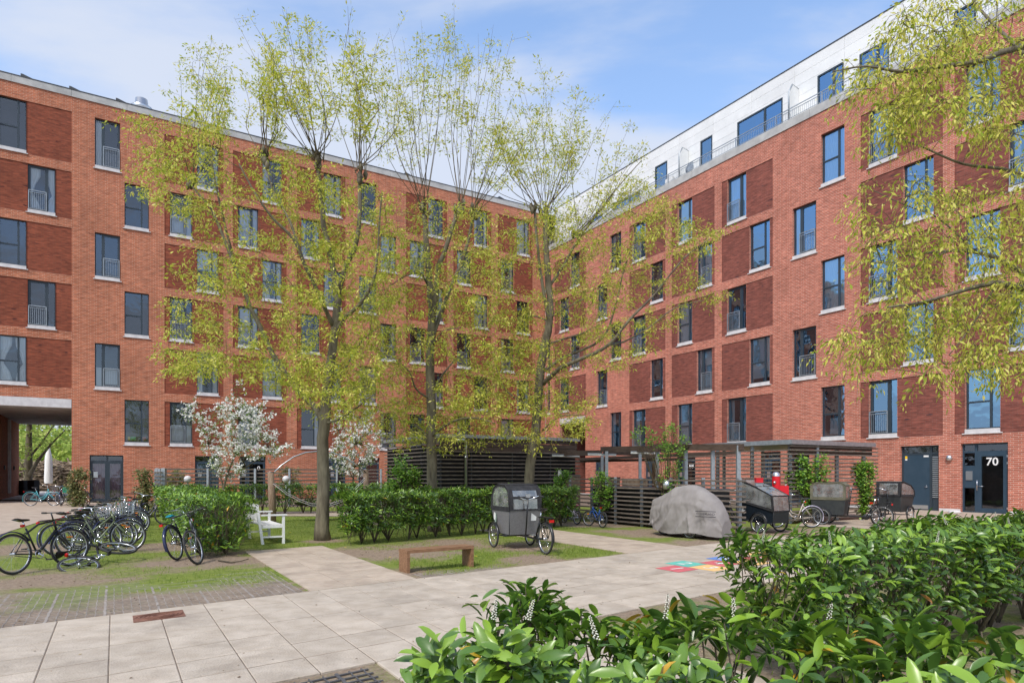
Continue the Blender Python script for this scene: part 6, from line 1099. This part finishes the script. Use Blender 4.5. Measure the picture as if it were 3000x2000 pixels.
bicycle('blue childs bicycle against the low slatted fence', place(2.90, 20.9, -.42, .9, 4), 'kidblue', 'mixte', .26, .78, 'flat', 18, None, False)
bicycle('white and pink childs bicycle left of the blue one at the fence', place(2.22, 22.3, -.5, .85, 4), 'kidwhite', 'mixte', .24, .72, 'flat', -8, None, False, seatm='pink')
bicycle('cream electric bicycle with white rear mudguard beside the black cargo tricycle', place(9.62, 20.9, -1.0, .02, -2), 'cream', 'low', .345, 1.05, 'swept', 14, 'kidwhite', False)
# --- cargo tricycles
def trike(label, mx, boxm, prof, canopy, rf=.29, rr_=.345, half=.33, ax_x=1.62, ax_y=.44, ck='arch', logo=None, seatx=.14, clothm='blackcloth', text=None, big=False):
    """prof: side outline of the box (x,z); canopy: side outline above it"""
    root = empty('cargo_tricycle', label, 'cargo tricycle', matrix=mx); R = Vector((0, 0, rr_))
    wheel(root, R, rr_, fat=.024); 
    for s_ in (-1, 1):
        wheel(root, Vector((ax_x, s_ * ax_y, rf)), rf, fat=.024); b = MB(); b.M = Matrix.Translation((0, s_ * ax_y, 0)); b.smooth = True; n = 12; vv = []
        for i in range(n + 1):
            a = math.radians(15 + 155 * i / n)
            for y, dr in ((-.032, 0), (-.02, .014), (.02, .014), (.032, 0)): vv.append((ax_x + (rf + .025 + dr) * math.cos(a), y, rf + (rf + .025 + dr) * math.sin(a)))
        b.add(vv, [(i * 4 + j, i * 4 + j + 1, i * 4 + j + 5, i * 4 + j + 4) for i in range(n) for j in range(3)]); b.build('mudguard', M['black'], root, fix=False)
    fender(root, R, rr_, 20, 190, 'black')
    b = MB(); BB = Vector((.48, 0, .30)); ST = Vector((.26, 0, .70)); b.tube([R + Vector((0, .06, 0)), BB, (1.0, 0, .32), (ax_x, 0, .30)], .024, 8); b.tube([R - Vector((0, .06, 0)), BB], .012, 6); b.tube([BB, ST], .02, 8); b.tube([ST, R + Vector((0, .06, 0))], .010, 6); b.tube([ST, R - Vector((0, .06, 0))], .010, 6); b.tube([(ax_x, -ax_y, rf), (ax_x, ax_y, rf)], .016, 8); b.tube([(ax_x - .45, -half, .31), (ax_x - .45, half, .31)], .016, 8); b.tube([(ax_x, -half, .31), (ax_x - .45, -half, .31)], .014, 6); b.tube([(ax_x, half, .31), (ax_x - .45, half, .31)], .014, 6); b.build('frame', M['black'], root, fix=False)
    b = MB(); b.tube([ST, ST + Vector((-.06, 0, .22))], .014, 8); b.build('seat_post', M['chrome'], root); saddle(root, ST + Vector((-.07, 0, .25)), 'black', 1.15)
    b = MB(); b.M = Matrix.Translation(BB) @ Matrix.Rotation(math.pi / 2, 4, 'X'); b.lathe([(.0, .045), (.10, .045), (.10, .06), (0, .06)], 20); b.M = None; b.tube([BB - Vector((0, .07, 0)), BB + Vector((.13, -.08, -.10))], .010, 6); b.tube([BB + Vector((0, .06, 0)), BB + Vector((-.13, .08, .10))], .010, 6); c = b.build('crankset', M['darkmetal'], root, fix=False)
    for q, s_ in ((BB + Vector((.13, -.08, -.10)), -1), (BB + Vector((-.13, .08, .10)), 1)): b = MB(); b.box(q.x - .045, q.x + .045, min(q.y, q.y + s_ * .1), max(q.y, q.y + s_ * .1), q.z - .014, q.z + .014); b.build('pedal', M['alu'], c, fix=False)
    b = MB(); b.box(-.26, .20, -.07, .07, 2 * rr_ + .10, 2 * rr_ + .125); b.tube([(-.2, -.06, 2 * rr_ + .1), (0, -.07, rr_)], .008, 5); b.tube([(-.2, .06, 2 * rr_ + .1), (0, .07, rr_)], .008, 5); b.tube([(.15, -.06, 2 * rr_ + .1), (0, -.07, rr_)], .008, 5); b.tube([(.15, .06, 2 * rr_ + .1), (0, .07, rr_)], .008, 5); b.build('carrier', M['black'], root, fix=False)
    MB().box(-.30, -.265, -.05, .05, 2 * rr_ + .02, 2 * rr_ + .075).build('tail_light', plain('tail_red', (.55, .01, .01), .25), root, fix=False)
    # the box: outer shell from its side outline, thin walls
    zt = prof[-1][1]; bx = MB(); hb, ht = half * .86, half
    zmin = min(p[1] for p in prof); zmax = max(p[1] for p in prof)
    def hw(z): return hb + (ht - hb) * (z - zmin) / (zmax - zmin)
    n = len(prof); vv = [(x, -hw(z), z) for x, z in prof] + [(x, hw(z), z) for x, z in prof]; bx.add(vv, [tuple(range(n)), tuple(reversed(range(n, 2 * n)))] + [(i, (i + 1) % n, (i + 1) % n + n, i + n) for i in range(n)]); box = bx.build('box', M[boxm], root)
    x0, x1 = prof[0][0], prof[1][0]
    b = MB()
    for s_ in (-1, 1): b.tube([(prof[i][0], s_ * (hw(prof[i][1]) + .004), prof[i][1]) for i in range(n)], .011, 5, closed=True)
    b.build('edge_trim', M['darkmetal'], root, fix=False)
    xr = min(p[0] for p in prof)
    b = MB(); b.tube([(xr - .01, 0, .33), (xr - .07, 0, .75), (xr - .13, 0, 1.18)], .018, 8); t = Vector((xr - .13, 0, 1.18)); b.build('steering_post', M['black'], root); b = MB(); b.tube([t + Vector((-.16, -.30, .04)), t + Vector((-.02, -.25, .05)), t + Vector((.05, -.12, -.01)), t + Vector((.03, 0, -.03)), t + Vector((.05, .12, -.01)), t + Vector((-.02, .25, .05)), t + Vector((-.16, .30, .04))], .013, 8); hb_ = b.build('handlebar', M['chrome'], root, fix=False)
    for s_ in (-1, 1): b = MB(); b.tube([t + Vector((-.05, s_ * .26, .05)), t + Vector((-.19, s_ * .305, .04))], .019, 8); b.build('grip', M['rubber'], hb_, fix=False)
    MB().box(t.x - .02, t.x + .03, -.05, .05, t.z + .02, t.z + .10).build('display', M['alu'], hb_)
    # canopy: fabric border strips around clear side and end windows
    cn = MB(); cw = ht + .005; m_ = len(canopy); fl = MB(); bar = MB()
    cx = sum(p[0] for p in canopy) / m_; cz = sum(p[1] for p in canopy) / m_
    kx, kz = (.92, .84) if big else (.86, .76); ins = [((p[0] - cx) * kx + cx, (p[1] - cz) * kz + cz) for p in canopy]
    for s_ in (-1, 1):
        vo = [(x, s_ * cw, z) for x, z in canopy]; vi = [(x, s_ * cw, z) for x, z in ins]; cn.add(vo + vi, [(i, (i + 1) % m_, (i + 1) % m_ + m_, i + m_) for i in range(m_)]); fl.add([(x, s_ * (cw - .003), z) for x, z in ins], [tuple(range(m_))])
        bar.tube([(x, s_ * cw, z) for x, z in canopy], .014, 6, closed=True)
    for i in range(m_):     # the strips over the top and both ends (the lowest edge stays open)
        a, b2 = canopy[i], canopy[(i + 1) % m_]
        if a[1] < zt + .05 and b2[1] < zt + .05: continue
        endf = abs(a[0] - b2[0]) < abs(a[1] - b2[1]) * (1.2 if not big else 2.2)
        if endf:
            k = .18 if not big else .08; A_, B_ = Vector((a[0], 0, a[1])), Vector((b2[0], 0, b2[1])); o = [Vector((a[0], -cw, a[1])), Vector((a[0], cw, a[1])), Vector((b2[0], cw, b2[1])), Vector((b2[0], -cw, b2[1]))]; ce = sum(o, Vector()) / 4; ii = [ce + (p - ce) * (1 - k * 1.4) for p in o]; cn.add(o + ii, [(j, (j + 1) % 4, (j + 1) % 4 + 4, j + 4) for j in range(4)]); fl.add(ii, [(0, 1, 2, 3)])
        else: (fl if big else cn).add([(a[0], -cw, a[1]), (a[0], cw, a[1]), (b2[0], cw, b2[1]), (b2[0], -cw, b2[1])], [(0, 1, 2, 3)]); bar.tube([(a[0], -cw, a[1]), (a[0], cw, a[1])], .014, 6)
    cn.build('canopy', M[clothm], root, fix=False); fl.build('window', M['film'], root, fix=False); bar.build('canopy_hem', M[clothm], root, fix=False)
    return root, box
trike('grey box cargo tricycle with black and clear rain canopy in front of the laurel hedge', place(.72, 14.02, -.42, .91), plain and (M.setdefault('greybox', mat('grey_plastic_panel', (.16, .155, .16), (.20, .195, .20), 30, .55)) and 'greybox'), [(1.12, .34), (1.78, .34), (2.02, .90), (.98, .90)], [(.97, .90), (2.03, .90), (2.0, 1.22), (1.88, 1.42), (1.62, 1.50), (1.22, 1.48), (1.06, 1.38), (.99, 1.2)], half=.40, ax_x=1.72, ax_y=.48)
r, bx_ = bpy.data.objects['cargo_tricycle'], None
def decal_quad(root, name, pts, m): s = MB(); s.add(pts, [tuple(range(len(pts)))]); return s.build(name, m, root, fix=False)
gr = [o for o in col.objects if o.name.startswith('cargo_tricycle')][0]
decal_quad(gr, 'white_label', [(1.035, -.30, .66), (1.03, -.16, .66), (.995, -.16, .84), (1.0, -.30, .84)], M['white'])
# pale leaf-like emblem and lettering line on the side
for s_ in (-1, 1):
    el = [(1.80 + .055 * math.cos(a) + .012, s_ * .412, .74 + .095 * math.sin(a)) for a in np.linspace(0, 6.28, 16, endpoint=False)]; decal_quad(gr, 'emblem', el, M['white']); el2 = [(1.76 + .045 * math.cos(a), s_ * .409, .70 + .12 * math.sin(a)) for a in np.linspace(0, 6.28, 16, endpoint=False)]; decal_quad(gr, 'emblem_backing', el2, plain('pale_green', (.35, .45, .38)))  # pale green oval printed behind the white one
M['navybox'] = mat('dark_blue_grey_box', (.012, .018, .026), None, rough=.35); M['greenbox'] = mat('dark_plywood_box', (.022, .026, .028), (.035, .04, .04), 10, .6); M['greencloth'] = mat('olive_canvas', (.10, .095, .065), (.15, .14, .095), 4, .9, .2)
b2, _ = trike('black cargo tricycle with sloping clear canopy and a white bird emblem beside the covered bicycle', place(6.75, 20.7, .50, -.87), 'navybox', [(.82, .42), (1.6, .27), (2.08, .31), (2.12, .64), (.84, .92)], [(.80, .93), (.90, .91), (2.13, .65), (2.09, 1.10), (1.50, 1.36), (.94, 1.56), (.82, 1.52)], half=.36, ax_x=1.70, ax_y=.47, big=True)
for s_ in (-1, 1):  # bird in flight
    decal_quad(b2, 'bird_emblem', [(1.02 + x * .9, s_ * .366, .62 + z * .9) for x, z in ((-.10, -.05), (-.02, .0), (-.06, .10), (.0, .04), (.05, .13), (.05, .03), (.14, .05), (.06, -.02), (.10, -.10), (.02, -.04))], M['white'])
trike('cargo tricycle with olive canvas tunnel canopy in front of the vine', place(12.15, 21.35, -.80, .60), 'greenbox', [(1.10, .36), (2.05, .36), (2.10, .86), (1.04, .86)], [(1.03, .86), (2.12, .86), (2.12, 1.34), (1.95, 1.44), (1.5, 1.42), (1.2, 1.46), (1.03, 1.36)], half=.36, ax_x=1.75, ax_y=.46, clothm='greencloth')
b4, _ = trike('black cargo tricycle with a hooded canopy parked farthest right', place(12.5, 22.4, .80, .60), 'greenbox', [(1.1, .40), (1.95, .40), (2.08, .95), (1.02, .95)], [(1.0, .95), (2.14, .93), (2.12, 1.12), (1.85, 1.32), (1.25, 1.46), (1.02, 1.46)], half=.40, ax_x=1.6, ax_y=.47)
# ------------------------------------------------------------------ covered bicycle
def cover():
    c = Vector((4.85, 17.95, 0)); axd = Vector((.62, -.785, 0)); root = empty('covered_bicycle', 'cargo bicycle hidden under a creased grey fitted cover', 'covered bicycle', c, math.atan2(axd.y, axd.x))
    L_ = 2.45; nu, nv = 130, 70; vv = []; top = [(-1.22, .70), (-1.2, 1.0), (-1.05, 1.06), (-.85, 1.12), (-.6, 1.22), (-.35, 1.38), (-.05, 1.43), (.25, 1.42), (.5, 1.36), (.75, 1.22), (.98, 1.02), (1.15, .78), (1.24, .45)]; 
    def tp(x):
        for (a, b), (a2, b2_) in zip(top, top[1:]):
            if x <= a2: return lerp(b, b2_, max(0, min(1, (x - a) / (a2 - a))))
        return top[-1][1]
    def wd(x): return .10 + .30 * min(1, max(0, (x + 1.25) / .9)) ** .8 * (1 if x < .9 else max(.35, 1 - (x - .9) / .55))
    for i in range(nu + 1):
        x = -L_ / 2 + L_ * i / nu; t = tp(x); w = wd(x); hem = .09 + .07 * math.sin(x * 2.1 + .6) ** 2 + (.22 if x < -1.05 else 0) * (-.6 - x)
        for j in range(nv + 1):
            a = -1 + 2 * j / nv; s_ = abs(a); yy = (1 if a > 0 else -1) * w * min(1, (s_ * 2.3)) ** .7 * (1 + .10 * max(0, s_ - .5)); drop = max(0, (s_ - .30)) / .70; z = t * (1 - .22 * (s_ / .32) ** 2) if s_ < .32 else lerp(t * .78, hem, ((s_ - .32) / .68))
            ph = x * 11 + 7 * drop * (1 if x < .3 else -.6) + 3.2 * noise.noise(Vector((x * 1.3, drop * 1.2, 1))); f = .085 * (1 - abs(math.sin(ph * .5))) ** 1.6 * drop ** .6 * (1.1 if x < .55 else .35) + .05 * noise.noise(Vector((x * 2.4 + drop * 1.5, drop * 2.2, a * .5))) + .014 * noise.noise(Vector((x * 11, z * 9, a)))
            n = Vector((0, 1 if a > 0 else -1, .1)) if s_ > .3 else Vector((0, 0, 1)); p = Vector((x, yy, z)) + n * f * (1 if s_ > .15 else .5); p.z = max(.05, p.z); vv.append(p)
    ff = [(i * (nv + 1) + j, i * (nv + 1) + j + 1, (i + 1) * (nv + 1) + j + 1, (i + 1) * (nv + 1) + j) for i in range(nu) for j in range(nv)]; s = MB(); s.smooth = True; s.add(vv, ff); e0 = [i for i in range(nv + 1)]; e1 = [nu * (nv + 1) + i for i in range(nv + 1)]; s.add([vv[i] for i in e0], [tuple(range(nv + 1))]); s.add([vv[i] for i in e1], [tuple(range(nv + 1))])
    s.build('cover', mat('grey_cover_cloth', (.215, .197, .187), (.27, .25, .238), 3, .8, .35, 14, stretch=(1, 1, .5)), root, fix=False)
    for x, y in ((-.82, 0), (.30, -.34), (.30, .34)): wheel(root, Vector((x, y, .27)), .27)
    # printed band with lettering on the near end of both sides
    ink = plain('black_print', (.02, .02, .03), .8)
    for sg in (-1, 1):
        for z in (.62, .76): 
            s = MB(); s.add([(.62, sg * .52, z - .008), (1.16, sg * .40, z - .008), (1.16, sg * .40, z + .008), (.62, sg * .52, z + .008)], [(0, 1, 2, 3)]); s.build('printed_line', ink, root, fix=False)
    mt = Matrix.Translation((.90, -.468, .69)) @ Matrix.Rotation(math.atan2(.12, .54), 4, 'Z') @ Matrix.Rotation(math.pi / 2, 4, 'X'); text_mesh('COVERLAND', .085, 'lettering', ink, root, mt)
cover()
# twigs and a fallen branch near the left hedge
fb = empty('fallen_branch', 'thin fallen branch on the bare soil at the foot of the left hedge', 'branch', G(690, 1645)); s = MB(); s.tube([G(640, 1641, .02) - fb.location, G(680, 1646, .03) - fb.location, G(705, 1643, .03) - fb.location, G(728, 1636, .05) - fb.location], [.018, .015, .012, .008], 6); s.build('branch', M['stem'], fb)
